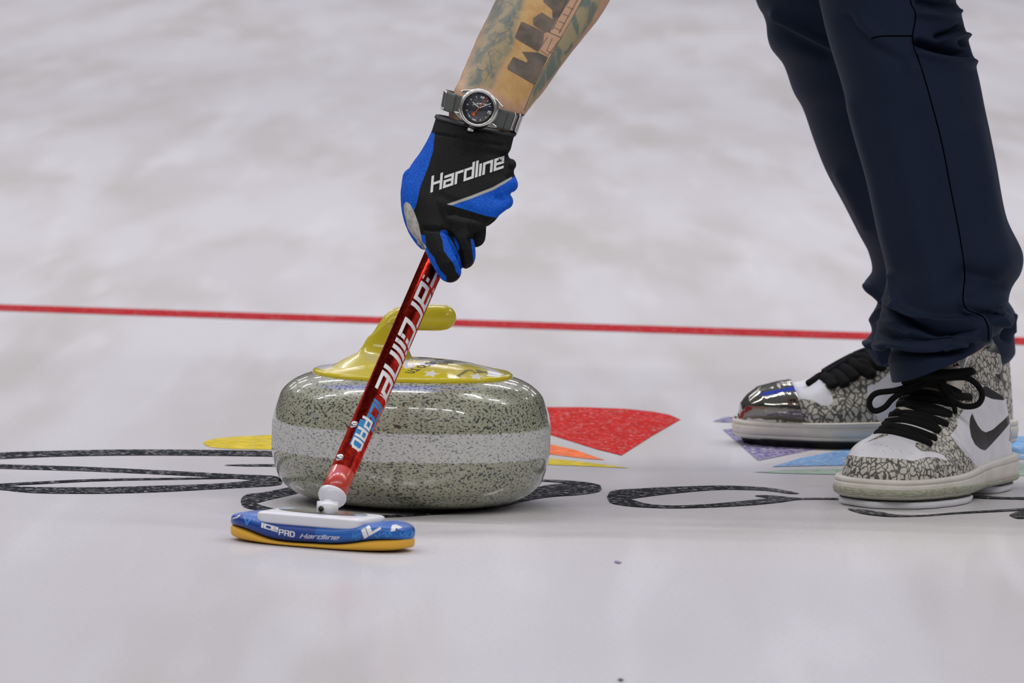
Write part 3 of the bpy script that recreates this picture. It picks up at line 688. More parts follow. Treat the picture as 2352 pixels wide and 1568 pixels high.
ST = [(cf([(420, 560), (520, 640), (750, 760), (1100, 880), (1350, 905), (1600, 890)]), 9, -.010), (cf([(430, 500), (560, 580), (800, 690), (1150, 790), (1500, 800)]), 10, .0055),
      (cf([(400, 800), (560, 830), (680, 940)]), 8, .006), (cf([(420, 900), (620, 960), (900, 1010), (1300, 1030)]), 9, -.004), (cf([(330, 1080), (600, 1080), (1000, 1090), (1500, 1080)]), 7, .006),
      (cf([(540, 1125), (800, 1140), (1250, 1150), (1550, 1110)]), 7, -.009), (cf([(1830, 620), (1880, 760), (1960, 800), (2060, 720)]), 7, .007), (cf([(1950, 610), (1900, 680)]), 9, -.009),
      (cf([(1500, 640), (1700, 720), (1790, 860), (1770, 1000)]), 7, .003), (cf([(1500, 150), (1900, 260), (2120, 340)]), 22, -.005), (cf([(1500, 520), (1800, 560), (2000, 520)]), 16, .004),
      (cf([(540, 200), (580, 400), (640, 540)]), 7, .004), (cf([(490, 250), (470, 450)]), 8, -.003),
      (ck([(1480, 360), (1650, 410), (1850, 440)]), 9, -.009), (ck([(1470, 430), (1700, 490), (1920, 520)]), 10, .005), (ck([(1480, 105), (1650, 130), (1790, 100)]), 9, .005), (ck([(1640, 300), (1750, 270), (1800, 240)]), 6, -.007),
      (ck([(1680, 330), (1800, 290), (1870, 300)]), 7, .006), (ck([(1490, 20), (1640, 50), (1790, 20)]), 9, -.005), (ck([(880, 170), (1080, 360), (1350, 500)]), 16, -.004), (ck([(1000, 200), (1200, 380), (1450, 560)]), 18, .003),
      (ck([(1840, 345), (1850, 355)]), 6, -.006), (ck([(1820, 215), (1825, 225)]), 6, -.005), ([(2095, 300), (2175, 520), (2200, 640)], 60, -.006), ([(2060, 300), (2110, 520), (2140, 640)], 50, .004),
      ([(1960, 250), (2010, 440), (2050, 600)], 26, .004), ([(2230, 300), (2275, 500), (2300, 600)], 30, .004)]
V = sculpt(V, N, ST, gain=1.9)
M = MB(); M.add(V, F); VN = V; FN = F
fL = [(1700, -130), (1736, 0), (1755, 41), (1768, 105), (1800, 150), (1822, 210), (1845, 252), (1870, 324), (1897, 392), (1941, 474), (1976, 543), (1995, 580), (2003, 622), (1985, 655), (2014, 690), (1999, 735), (2002, 762), (1986, 787), (1993, 806), (2012, 836)]
fR = [(2020, -120), (2040, 0), (2055, 40), (2065, 100), (2080, 150), (2095, 210), (2110, 252), (2130, 324), (2150, 392), (2180, 474), (2210, 543), (2230, 580), (2260, 622), (2290, 655), (2315, 690), (2332, 722), (2329, 760), (2331, 790), (2331, 812), (2318, 829)]
rows = leg_rows(fL, fR, [.08] * 20, np.linspace(.47, .64, 20))
V, F = row_loft(rows, 260, 110, 2.1, True, False); N = normals(V, F)
ST = [(ck([(300, 110), (480, 220), (740, 370)]), 12, .006), (ck([(250, 200), (450, 330), (700, 450)]), 16, -.004), ([(1990, 655), (2030, 690)], 6, .005), ([(2000, 680), (2025, 705)], 7, -.006), ([(2000, 735), (2020, 712)], 6, .004),
      (cf([(230, 1050), (350, 1090), (500, 1250)]), 6, .006), (cf([(380, 1100), (500, 1150)]), 7, -.006), (cf([(2060, 780), (2020, 980)]), 8, -.008), (cf([(2110, 700), (2110, 900)]), 6, .004), ([(1930, 400), (1990, 520)], 16, .003)]
V = sculpt(V, N, ST, gain=1.9); M.add(V, F)
pel = [(hipL, kneeL), (hipR, kneeR)]
tops = [at(2012, -115, .20), at(1860, -125, .47)]
for (h_, k_), t_ in zip(pel, tops):
    V, F = tube(interp([t_ + np.array([0, 0, -.012]), t_ * .55 + h_ * .45 + np.array([-.01, 0, .02]), h_], 14), np.linspace(.070, .115, 14), 24, round_ends=True); M.add(V, F)
V, F = tube([hipL, hip + np.array([0, 0, .02]), hipR], .125, 24, round_ends=True); M.add(V, F)
trs = mk('trousers', *M.arr(), trousermat(), person)
sd = trs.modifiers.new('s', 'SOLIDIFY'); sd.thickness = .0016; sd.offset = -1
TT = bvh(VN, FN)
seam = crop(1700, 0, 1.8236, [(712, -8), (717, 20), (735, 62), (722, 150), (727, 200), (742, 235), (790, 390), (845, 600), (880, 780), (915, 960), (940, 1130), (934, 1230), (936, 1265), (955, 1300), (1015, 1325), (1038, 1370), (1040, 1420)])
sp = [cast(TT, p[0], p[1], -.0003) for p in smooth_line(seam, 160)]; sp = [p for p in sp if p is not None]
V, F = tube(sp, .0008, 8); mk('seam', V, F, pm('seam_shade', (.001, .0012, .002), .9, spec=.0), trs)  # dark tube paints in the shade of the seam groove
ks = [cast(TT, p[0], p[1], -.0002) for p in smooth_line(ck([(1090, 318), (1180, 300), (1430, 298)]), 30)]
V, F = tube([p for p in ks if p is not None], .0008, 8); mk('seam', V, F, bpy.data.materials['seam_shade'], trs)

# ---- glove
Yh = lambda y: YH(y) - .006
rowsg = [(1004, 262, 1186, 306, .0275), (997, 283, 1180, 316, .0285), (989, 306, 1174, 340, .029), (968, 345, 1168, 358, .030), (944, 379, 1180, 372, .031), (927, 411, 1181, 396, .031), (920, 440, 1187, 418, .030), (923, 466, 1172, 448, .028), (933, 500, 1174, 470, .026), (945, 520, 1152, 490, .024), (956, 540, 1122, 512, .022), (972, 560, 1104, 535, .018)]
rowsg = [(a, b, c, d, Yh((b + d) / 2), e) for a, b, c, d, e in rowsg]
M = MB(); V, F = row_loft(rowsg, 70, 60, 2.3); M.add(V, F)
def chain(pts, n=14):
    """(px,py,dy behind the palm plane,r px)"""
    A = interp(pts, n); V, F = tube([at(a[0], a[1], Yh(a[1]) + a[2]) for a in A], [a[3] / 2300 for a in A], 20, round_ends=True); M.add(V, F)
FG = {'index': [(985, 470, -.006, 32), (992, 520, -.010, 31), (1008, 575, -.012, 29), (1030, 618, -.008, 27), (1033, 622, .020, 25), (1018, 612, .048, 22), (1005, 600, .052, 17)],
      'middle': [(1040, 460, -.008, 30), (1050, 520, -.010, 28), (1064, 565, -.008, 27), (1066, 590, .004, 26), (1060, 590, .032, 24), (1040, 580, .056, 22), (1022, 570, .056, 17)],
      'ring': [(1090, 450, -.006, 30), (1090, 500, -.006, 28), (1091, 540, 0, 25), (1088, 545, .018, 23), (1075, 545, .042, 22), (1045, 530, .058, 20), (1015, 525, .056, 18)],
      'little': [(1140, 440, -.004, 28), (1128, 478, 0, 25), (1110, 500, .016, 22), (1090, 505, .040, 20), (1060, 495, .056, 18), (1035, 490, .054, 17)],
      'thumb': [(950, 410, .004, 26), (942, 450, .008, 22), (944, 490, .014, 20), (955, 525, .020, 19), (968, 552, .024, 15), (974, 562, .026, 12)]}
for f in FG.values(): chain(f)
for (x, y, r) in ((1172, 378, 14), (1172, 424, 18), (1160, 462, 19)):
    V, F = ell(at(x, y, Yh(y)), (r / 2300, .02, r / 2300)); M.add(V, F)
V, F, N = evalmesh(*M.arr(), [('REMESH', dict(mode='VOXEL', voxel_size=.0011)), ('SMOOTH', dict(iterations=5, factor=.5))])
cg = lambda p: crop(900, 440, 6.532, p); cu = lambda p: crop(850, 280, 3.733, p)
ST = [(cu([(1130, 195), (900, 150), (560, 100)]), 3, -.0018), (cu([(1210, 280), (1150, 300)]), 6, -.004), (cu([(1240, 450), (1190, 470)]), 5, -.003), (cg([(480, 555), (740, 560), (830, 600)]), 5, -.0035), (cg([(850, 610), (960, 760), (1020, 900), (1060, 1150)]), 4, -.005),
      (cg([(1180, 700), (1230, 900)]), 5, -.003), (cg([(1180, 690), (1420, 560)]), 6, -.003), (cg([(450, 620), (520, 860)]), 4, -.002), (cu([(600, 640), (860, 760)]), 10, -.0015), (cu([(700, 780), (1000, 830)]), 9, -.003), (cu([(700, 850), (950, 900)]), 10, .002),
      (cu([(1190, 650), (1100, 640)]), 7, -.003), (cu([(860, 230), (1180, 300)]), 9, -.002), (cu([(900, 200), (1170, 250)]), 8, .0015), (cu([(420, 620), (600, 700), (900, 720)]), 30, .003)]
V = sculpt(V, N, ST)
def glovemat():
    m, nt, b = newmat('glove_fabric'); n = tex(nt, 'noise', 500, 2)
    blk = mixc(nt, rng(nt, n, .3, .8), (.0055, .006, .006), (.012, .012, .012)); d = tex(nt, 'vor', 620, stretch=(1, .3, 1)); blu = mixc(nt, rng(nt, d, .25, .6), (.006, .115, .62), (.004, .075, .45))
    wht = mixc(nt, rng(nt, tex(nt, 'noise', 200, 3), .35, .65), (.36, .35, .31), (.50, .49, .46))
    c = mixc(nt, att(nt, 'blue'), blk, blu); c = mixc(nt, att(nt, 'leather'), c, wht); c = mixc(nt, att(nt, 'trim'), c, (.36, .36, .35))
    sset(nt, b, 'Base Color', c); sset(nt, b, 'Roughness', .78); sset(nt, b, 'Specular IOR Level', .15); addbump(nt, b, d, .3, .0005); return m
glove = mk('glove', V, F, glovemat(), person)
paint(glove, 'blue', [cu([(555, 98), (400, 60), (180, 500), (200, 900), (400, 1130), (470, 1130), (440, 1000), (370, 780), (400, 700), (430, 560), (500, 380), (540, 250)]),
      cu([(700, 716), (860, 662), (1060, 585), (1215, 480), (1400, 380), (1400, 760), (1125, 800), (1085, 822), (990, 805), (850, 762)]),
      cg([(735, 580), (790, 570), (860, 615), (830, 640), (880, 700), (960, 850), (1010, 960), (1070, 1170), (1040, 1290), (960, 1200), (940, 1110), (880, 1020), (780, 890), (760, 740), (722, 640)]),
      cg([(920, 665), (960, 700), (1010, 800), (1015, 900), (985, 850), (950, 760)]), cg([(1180, 706), (1230, 720), (1265, 900), (1290, 1080), (1220, 1130), (1220, 980), (1195, 830)]), cg([(1415, 600), (1460, 600), (1450, 700), (1420, 690)]),
      cg([(430, 640), (500, 655), (512, 800), (560, 900), (640, 990), (660, 1060), (720, 1170), (815, 1270), (830, 1500), (650, 1450), (380, 900)])])
paint(glove, 'leather', [cg([(180, 200), (205, 155), (235, 158), (275, 190), (320, 270), (350, 340), (400, 480), (430, 620), (450, 740), (520, 830), (500, 860), (530, 960), (500, 960), (440, 810), (390, 790), (370, 720), (300, 640), (235, 540), (215, 430), (185, 330)])])
paint(glove, 'trim', [cu([(655, 705), (860, 635), (1050, 560), (1150, 505), (1215, 468), (1218, 485), (1150, 530), (1060, 582), (860, 660), (700, 715)])])
TG = bvh(V, F)
px_text('Hardline', cu([(528, 592)])[0], (163, -55), (2, -32), TG, 'lettering', pm('glove_print', (.62, .62, .62), .6), glove, th=.19, gap=.25, shear=.02, nu=5)
# cuff roll
rp = [(1003, 265, 1190, 308), (998, 285, 1183, 318), (990, 304, 1176, 337)]
V, F = row_loft([(a, b, c, d, Yh((b + d) / 2), e) for (a, b, c, d), e in zip([(1001, 263, 1188, 306), (998, 268, 1186, 309), (999, 272, 1184, 313)], (.0285, .0300, .0290))], 12, 64, 2.2, False, False)
mk('cuff_hem', V, F, pm('black_hem', (.008, .009, .012), .6), glove)
# ---- watch
watch = empty('wristwatch', at(1099, 249, Yh(250) - .03), parent=person)
YW = Yh(250) - .008
M_str = pm('grey_strap', (.085, .095, .085), .55, bump=(900, .3)); M_stl = pm('brushed_steel', (.62, .61, .58), .24, 1.0); M_pol = pm('polished_steel', (.75, .74, .73), .1, 1.0)
def band(x0, x1, name, mat, off=0, wpx=0):
    """piece of strap between measured x positions on the front half of the wrist"""
    V = []; n = 26; a = (1024 - off, 206, 1199 + off, 262); b = (1016 - off, 250, 1184 + off, 303)
    for (lx, ly, rx, ry), dy in ((a, -wpx), (b, wpx)):
        pass
    RGs = []
    for k in range(7):
        s = k / 6; q = [a[i] * (1 - s) + b[i] * s for i in range(4)]; L = at(q[0], q[1], YW); R_ = at(q[2], q[3], YW); c = (L + R_) / 2; h = (R_ - L) / 2; ring = []
        for t in np.linspace(x0, x1, n): ring.append(c + h * math.cos(t) + np.array([0, -(.037 + off / 2300) * math.sin(t), 0]))
        RGs.append(ring)
    V = [p for r in RGs for p in r]; F = grid_faces(7, n, False); o = mk(name, V, F, mat, watch, recalc=False)
    s = o.modifiers.new('s', 'SOLIDIFY'); s.thickness = .0016; s.offset = 0; return o
band(0, 2 * math.pi, 'strap', M_str)
band(2.75, 3.05, 'keeper_ring', M_stl, 3); band(.05, .42, 'keeper_ring', M_stl, 4); band(.50, .62, 'keeper_ring', M_stl, 2); band(2.35, 2.7, 'strap_fold', M_str, 2); band(.66, .86, 'strap_fold', M_str, 2)
wc = at(1099, 249, YW - .041); s_ = 1 / 2318.0
nrm = (CAM - wc) / np.linalg.norm(CAM - wc); nrm = nrm + np.array([-.10, 0, .10]); nrm /= np.linalg.norm(nrm); rx_ = np.cross(np.array([0, 0, 1]), nrm); rx_ /= np.linalg.norm(rx_); dn = np.cross(rx_, nrm) * 1.0
if dn[2] > 0: dn = -dn
def wp(dx, dy, h): return wc + rx_ * dx * s_ + dn * dy * s_ + nrm * h
def disk(cx, cy, prof, name, mat, seg=72):
    RG = [[wp(cx + r * math.cos(a), cy + r * math.sin(a), h) for a in np.linspace(0, 2 * math.pi, seg, endpoint=False)] for r, h in prof]
    V, F = rings(RG); return mk(name, V, F, mat, watch)
disk(0, 0, [(2, -.009), (40, -.009), (45, -.007), (46.5, -.002), (46, .001), (44.5, .003), (42, .0042), (38, .0046), (36, .0035), (35.4, .0018), (35, 0), (2, 0)], 'case', M_stl)
def dialmat():
    m, nt, b = newmat('dial'); sset(nt, b, 'Base Color', mixc(nt, rng(nt, tex(nt, 'noise', 120, 1), .4, .7), (.018, .021, .025), (.02, .022, .05))); sset(nt, b, 'Roughness', .35); sset(nt, b, 'Coat Weight', 1.0); return m
dial = disk(0, 0, [(.5, .0004), (35.2, .0004), (35.2, .0001), (.5, .0001)], 'dial', dialmat())
def bar(p, q, w0, w1, h, name, mat, th=.0004):
    p = np.array(p, float); q = np.array(q, float); d = (q - p) / np.linalg.norm(q - p); n_ = np.array([-d[1], d[0]])
    c = [p - n_ * w0 / 2, p + n_ * w0 / 2, q + n_ * w1 / 2, q - n_ * w1 / 2]
    V = [wp(x[0], x[1], h) for x in c] + [wp(x[0], x[1], h + th) for x in c]
    return mk(name, V, [(0, 1, 2, 3), (4, 5, 6, 7), (0, 1, 5, 4), (1, 2, 6, 5), (2, 3, 7, 6), (3, 0, 4, 7)], mat, watch, smooth=False)
M_lum = pm('lume', (.62, .66, .66), .5); M_org = pm('orange', (.62, .08, .01), .4)
a12 = math.atan2(9, 27)
for k in range(12):
    an = a12 + k * math.pi / 6; ca_, sa_ = math.cos(an), math.sin(an)
    if k in (0, 3, 9):
        s = {0: '12', 3: '3', 9: '9'}[k]; Q, w_ = text_quads(s, th=.22, gap=.3); up_ = np.array([math.cos(a12), math.sin(a12)]); ri = np.array([-math.sin(a12), math.cos(a12)])
        c = np.array([ca_, sa_]) * 27
        M = quads_mesh(Q, lambda u, v: wp(*(c + ri * (u - w_ / 2) * 6.5 + up_ * (v - .5) * 7), .0007), 1, 1); mk('numeral', *M.arr(), M_lum, watch, recalc=False)
    else: bar((ca_ * 24.5, sa_ * 24.5), (ca_ * 29, sa_ * 29), 1.3, 1.3, .0005, 'hour_marker', M_lum)
bar((1, -2), (-14, -14), 2.2, 1.6, .0012, 'hour_hand', M_lum); bar((3, -1), (29, -12), 2.0, 1.4, .0018, 'minute_hand', M_lum); bar((-10, 15), (20, -25), 2.0, 1.0, .0024, 'second_hand', M_org)
disk(-10, 14.5, [(.3, .0022), (4, .0022), (4, .0030), (.3, .0030)], 'second_hand_disc', M_org, 20)
M_tiny = pm('dial_print', (.28, .30, .30), .5)
Q, w_ = text_quads('Hardline'.replace('Hard', 'o'), th=.2)
for sg in (((-1, .9), (.5, -.9), (1, -.5), (-.5, .9)),): pass
for (x, y, rot) in ((0, 0, 0),):
    for a_, b_ in (((46, 4), (62, 18)), ((40, 28), (52, 36)), ((-46, 6), (-56, 14)), ((-32, -36), (-46, -42))): pass
def lug(pts, name='lug'):
    n = len(pts); V = [wp(x, y, -.006) for x, y in pts] + [wp(x, y, .0008) for x, y in pts]
    o = mk(name, V, [tuple(range(n)), tuple(range(n, 2 * n))] + [(i, (i + 1) % n, n + (i + 1) % n, n + i) for i in range(n)], M_stl, watch, smooth=False); bv = o.modifiers.new('b', 'BEVEL'); bv.width = .0008; bv.segments = 3
lug([(-10, -44), (-38, -42), (-43, -38), (-40, -34), (-30, -30)]); lug([(30, -36), (60, -4), (52, -4), (40, -18)]); lug([(20, 42), (42, 44), (45, 40), (34, 32)]); lug([(-44, 10), (-58, 8), (-40, 26), (-24, 40), (-30, 24)])
V, F = tube([wp(-16, 45, -.003), wp(-18, 54, -.003)], 8 * s_, 20, flat=(.55, 1)); mk('crown', V, F, M_stl, watch)

# ================================================================ SHOES
Hs = [(0, .026), (.003, .038), (.010, .048), (.022, .058), (.045, .0645), (.07, .069), (.10, .080), (.125, .094), (.15, .108), (.18, .125), (.205, .140), (.225, .147), (.26, .146), (.29, .149), (.303, .142), (.308, .10)]
Ws = [(0, .004), (.003, .018), (.010, .030), (.022, .0405), (.045, .0495), (.08, .0535), (.11, .0515), (.14, .0455), (.17, .0405), (.205, .0375), (.24, .037), (.27, .0355), (.29, .030), (.302, .019), (.308, .004)]
Hs = [(a, max(b - .0065, .018)) for a, b in Hs]
hx, hy = zip(*Hs); wx, wy = zip(*Ws)
def shoe_frame(toe, ang, flip=1, zoff=.008, roll=0, sc=1.0):
    t = np.array([-math.cos(ang), -math.sin(ang), 0]); s = np.array([math.sin(ang), -math.cos(ang), 0]) * flip  # s: towards the camera side
    toe = np.array(toe, float)
    return lambda u, v, w: toe - t * u * sc + s * (v - .010 * math.exp(-((u - .02) / .07) ** 2)) * sc + np.array([0, 0, zoff + w * sc])
def shoe_upper(fr, nu=220, nt=150, lean=1.0):
    RG = []
    for i in range(nu):
        x = i / (nu - 1); u = .308 * (x + .06 * math.sin(2 * math.pi * x) * -1 * .6); u = min(max(u, 0), .308)
        Hh = np.interp(u, hx, hy); Wh = np.interp(u, wx, wy); k = np.clip((u - .09) / .12, 0, 1); n = 2.35 + 3.0 * k
        ring = []
        for t in np.linspace(0, math.pi, nt):
            ct, st = math.cos(t), math.sin(t); h = abs(st) ** (2 / n); v = Wh * math.copysign(abs(ct) ** (2 / n), ct)
            w = .012 + (Hh - .012) * h
            # narrow instep ridge, waist at the ankle
            v *= 1 - .30 * np.clip(h - .35, 0, 1) * math.exp(-((u - .135) / .05) ** 2) * 1.6
            v *= 1 - .10 * math.exp(-((w - .095) / .03) ** 2) * np.clip((u - .17) / .05, 0, 1)
            v -= .21 * max(0, w - .03) * (1 - .5 * np.clip((u - .2) / .09, 0, 1)) * lean
            ring.append(fr(u + .010 * np.clip((w - .03) / .12, 0, 1) * np.clip((u - .27) / .03, 0, 1) * -1, v, w))
        RG.append(ring)
    V = [p for r in RG for p in r]; F = grid_faces(nu, nt, False)
    return np.array(V), F
def sf(u): k = min(max(u / .3, 0), 1); return .68 + .24 * k * k * (3 - 2 * k)
def sole_ring(fr, w, grow, n=160, u0=0.0, u1=.308, sc_=True, hf=None):
    """outline of the sole at height w"""
    out = []
    us = u0 + (u1 - u0) * (1 - np.cos(np.linspace(0, math.pi, n // 2))) / 2
    for sgn in (1, -1):
        for u in (us if sgn == 1 else us[::-1]):
            e = min(1, max(0, (u - u0) / .03)) ; e2 = min(1, max(0, (u1 - u) / .03))
            Wh = np.interp(u, wx, wy) * min(1, (1 - (1 - e) ** 2) ** .5 + (.0 if u0 else 1)) * min(1, (1 - (1 - e2) ** 2) ** .5 + (.0 if u1 < .3 else 1))
            uu = u + grow * (2 * (u - .154) / .308)
            out.append(fr(uu, sgn * (Wh + grow) if Wh > .005 or u0 else sgn * Wh, w * (sf(u) if sc_ else 1) * (hf(u) if hf else 1)))
    return out
def sole(fr, prof, u0=0, u1=.308, sc_=True, cap=True, hf=None):
    RG = [sole_ring(fr, w, g, u0=u0, u1=u1, sc_=sc_, hf=hf) for w, g in prof]; return rings(RG, cap, cap)
M_mid = pm('cream_rubber', (.60, .565, .50), .5, noise=(40, (.66, .63, .575)))
def outsolemat():
    m, nt, b = newmat('grey_rubber'); wv = tex(nt, 'noise', 420, 1, stretch=(.45, .45, 2.2)); sset(nt, b, 'Base Color', mixc(nt, rng(nt, wv, .35, .65), (.27, .275, .20), (.42, .42, .33))); sset(nt, b, 'Roughness', .6); addbump(nt, b, wv, .6, .001); return m
M_out = outsolemat()
def uppermat(name, sc, extra=None):
    m, nt, b = newmat(name); el = elephant(nt, sc=sc, st=(1, 1, .72)); nz = tex(nt, 'noise', 60, 3)
    wl = mixc(nt, rng(nt, nz, .3, .7), (.66, .655, .70), (.72, .715, .75))
    c = mixc(nt, att(nt, 'print_'), wl, el)
    c = mixc(nt, att(nt, 'edge'), c, (.10, .09, .08)); c = mixc(nt, att(nt, 'dark'), c, (.010, .010, .011)); c = mixc(nt, att(nt, 'cream'), c, (.52, .48, .40))
    c = mixc(nt, att(nt, 'swoosh', -.5, .5), c, (.028, .026, .024))
    sset(nt, b, 'Base Color', c); sset(nt, b, 'Roughness', .42); sset(nt, b, 'Specular IOR Level', .4); addbump(nt, b, tex(nt, 'noise', 700, 2), .12, .0004); return m
# near (left) shoe
toeN = gr(2022, 1172); ANG = math.radians(65.5)
frN = shoe_frame(toeN + np.array([0, .010, 0]), ANG, 1, .0095, sc=1.03)
shN = empty('sneaker', toeN, parent=person)
V, F = shoe_upper(frN); N = normals(V, F)
if N[np.argmin(V[:, 1])][1] > 0: N = -N
cs = lambda p: crop(1650, 770, 3.35, p); ct_ = lambda p: crop(1980, 770, 6.03, p)
VSH, FSH = V, F
upN = mk('upper', V, F, uppermat('near_upper', 180), shN)
paint(upN, 'print_', [cs([(850, 1150), (930, 1000), (1000, 920), (1060, 930), (1200, 940), (1400, 950), (1500, 965), (1600, 935), (1680, 940), (1770, 968), (1720, 905), (1660, 890), (1560, 890), (1515, 850), (1520, 825), (1620, 820), (1660, 700), (1680, 600), (1700, 450), (1900, 320), (1990, 380), (2010, 470), (1990, 540), (1890, 570), (1840, 640), (1840, 700), (1785, 770), (1850, 850), (1950, 960), (2030, 1060), (1950, 1160), (850, 1160)]),
      cs([(1890, 260), (1935, 150), (1990, 90), (2080, 55), (2225, 130), (2240, 300), (2240, 430), (2200, 500), (2140, 430), (2050, 390), (1930, 330)]), cs([(2270, 520), (2360, 450), (2400, 900), (2220, 945), (2240, 800), (2245, 680), (2275, 600)]),
      cs([(1120, 830), (1290, 740), (1330, 640), (1300, 520), (1400, 450), (1460, 620), (1300, 770)])])
def outline(polyline, th): return [cs([tuple(p) for p in q]) for q in stroke_quads([(x, y, th) for x, y in polyline], 24)]
paint(upN, 'edge', outline([(1520, 850), (1570, 885), (1650, 890), (1760, 930), (1860, 1020), (1925, 1100)], 9) + outline([(1800, 780), (1880, 860), (1970, 970), (2025, 1060)], 5) + outline([(2275, 560), (2250, 700), (2240, 820), (2220, 940)], 7) +
      [cs([(x - 5, y), (x, y - 4), (x + 5, y), (x, y + 4)]) for x, y in ((1210, 833), (1250, 840), (1298, 853), (1188, 858), (1165, 890), (1215, 880), (1115, 882), (1270, 888), (1342, 885), (1400, 885), (1407, 903), (1475, 903), (1285, 912), (1330, 870))])
paint(upN, 'dark', [cs([(2050, 385), (2130, 430), (2205, 480), (2195, 500), (2110, 490), (2010, 450), (2035, 400)]), ct_([(1400, 470), (1480, 180), (1380, 250), (1250, 430)]), ct_([(1720, 215), (1760, 90), (1900, 90), (2000, 130), (2010, 290), (1850, 240)]),
      ct_([(1830, 530), (1900, 540), (1930, 480), (1990, 430), (2010, 520), (2050, 560), (2030, 640), (2030, 720), (1960, 720), (1940, 650), (1890, 600)])])
paint(upN, 'cream', [ct_([(530, 560), (1200, 440), (1340, 420), (1450, 560), (1380, 760), (1250, 830), (1100, 900), (1120, 1060), (1000, 1180), (860, 1230), (400, 1200), (430, 900)])])
sw = cs([(1953, 597), (1935, 640), (1932, 700), (1945, 780), (1975, 840), (2020, 878), (2055, 885), (2100, 840), (2190, 740), (2240, 680), (2262, 620), (2276, 540), (2276, 450), (2268, 540), (2235, 610), (2195, 650), (2110, 725), (2060, 745), (2030, 735), (1995, 690), (1970, 640)])
paint(upN, 'swoosh', [sw])
TS = bvh(V, F)
M_bll = pm('black_leather', (.022, .021, .020), .45, bump=(500, .3)); M_lace = pm('black_lace', (.006, .006, .0062), .85, spec=.15, bump=(900, .5))
qs, fs = poly_fill(sw, 8); pts = [cast(TS, p[0], p[1], .0009) for p in qs]
if all(p is not None for p in pts):
    o = mk('side_logo', pts, fs, M_bll, shN, recalc=False)
# midsole + outsole
def mid_prof(w0, w1, g): return [(w0, g - .001), (w0 + .001, g), ((w0 + w1) / 2, g + .0006), (w1 - .0015, g), (w1, g - .0015), (w1, g - .008)]
V, F = sole(frN, [(.003, .002), (.0045, .0052), (.012, .0055), (.020, .0062), (.0225, .0055), (.0230, .0048), (.0236, .0055), (.028, .0055), (.0298, .004), (.030, .0005), (.030, -.006)]); mk('midsole', V, F, M_mid, shN)
HF = lambda u: 1.0 - .62 * min(max((u - .07) / .12, 0), 1) ** 1.3
V, F = sole(frN, [(.0, -.004), (.001, .002), (.006, .0058), (.012, .0068), (.0160, .0066), (.0164, .0055), (.0164, -.003)], hf=HF); mk('outsole', V, F, M_out, shN, label='ribbed grey green outsole')
frS = shoe_frame(toeN + np.array([0, .010, 0]), ANG, 1, 0.0, sc=1.03)
V, F = sole(frS, [(.0068, .0), (.0075, .0015), (.0105, .001)], u0=.006, u1=.150, sc_=False); mk('slider_pad', V, F, M_blk, shN)
V, F = sole(frS, [(.0003, -.001), (.001, .001), (.0065, .003), (.0075, .001)], u0=.004, u1=.155, sc_=False); mk('slider', V, F, pm('white_slider', (.76, .76, .80), .25), shN, label='white slider plate under the toe')
V, F = sole(frS, [(.0003, -.001), (.001, .001), (.006, .002), (.0072, .001)], u0=.215, u1=.305, sc_=False); mk('slider', V, F, bpy.data.materials['white_slider'], shN)
V, F = sole(frS, [(.0070, .0), (.0085, .0015), (.0105, .001)], u0=.217, u1=.303, sc_=False); mk('slider_pad', V, F, M_blk, shN)
# laces
def lace(line, r=.0042, off=.002, name='lace', parent=None, tree=None, fb=None, flat=(.55, 1.15), n=26, mat=None):
    pts = []
    for p in smooth_line(line, n):
        c = cast(tree, p[0], p[1], off)
        if c is None:
            if pts: c = at(p[0], p[1], pts[-1][1])
            elif fb is not None: c = at(p[0], p[1], fb)
            else: continue
        pts.append(c)
    if len(pts) < 3: return
    P = np.array(pts); yy = P[:, 1].copy()
    for _ in range(3): yy[1:-1] = (yy[:-2] + yy[1:-1] + yy[2:]) / 3
    ysm = yy; P = np.array([at(*proj(P[i:i + 1])[0], ysm[i]) for i in range(len(P))])
    V, F = tube(P, r, 12, round_ends=True, flat=flat, upv=(0, -1, .3)); mk(name, V, F, mat or M_lace, parent)
for ln in ([(195, 1345), (400, 1350), (620, 1400), (920, 1490)], [(230, 1290), (500, 1270), (760, 1330), (1000, 1425)], [(310, 1195), (560, 1180), (800, 1230), (1040, 1315)], [(350, 1110), (620, 1080), (900, 1130), (1160, 1225)],
           [(410, 985), (640, 950), (950, 990), (1215, 1085)], [(440, 905), (760, 880), (1000, 900), (1290, 950)], [(480, 820), (760, 790), (1100, 830), (1500, 850)], [(520, 740), (800, 680), (1100, 700), (1350, 800)],
           [(540, 640), (850, 540), (1200, 520), (1540, 490)], [(300, 1200), (500, 1290), (800, 1420), (930, 1500)], [(400, 1010), (640, 1130), (900, 1180), (1050, 1310)], [(440, 900), (700, 980), (950, 1050), (1200, 1090)]):
    lace(ct_(ln), .0036, .003, parent=shN, tree=TS)
KY = cast(TS, 2140, 905, 0, toeN[1] + .15)[1]
def bow(line, fb_line=None, r=.0031):
    A = smooth_line(ct_(line), 60); P = []
    y0 = KY - .014
    for i, p in enumerate(A):
        P.append(at(p[0], p[1], y0 - .006 * math.sin(math.pi * i / 59)))
    V, F = tube(P, r, 12, round_ends=True); mk('lace_bow', V, F, M_lace, shN)
bow([(900, 600), (760, 660), (600, 720), (440, 765), (200, 800), (105, 900), (120, 1010), (200, 1045), (320, 990), (420, 880), (560, 790), (800, 700), (950, 640)])
bow([(960, 600), (1200, 590), (1450, 590), (1600, 690), (1665, 820), (1620, 940), (1500, 985), (1350, 960), (1200, 840), (1080, 720), (980, 640)])
bow([(880, 560), (1050, 600), (1150, 760), (1260, 950), (1290, 1060)], r=.0026); bow([(900, 640), (1080, 640), (1180, 720), (1255, 815)], r=.0026)
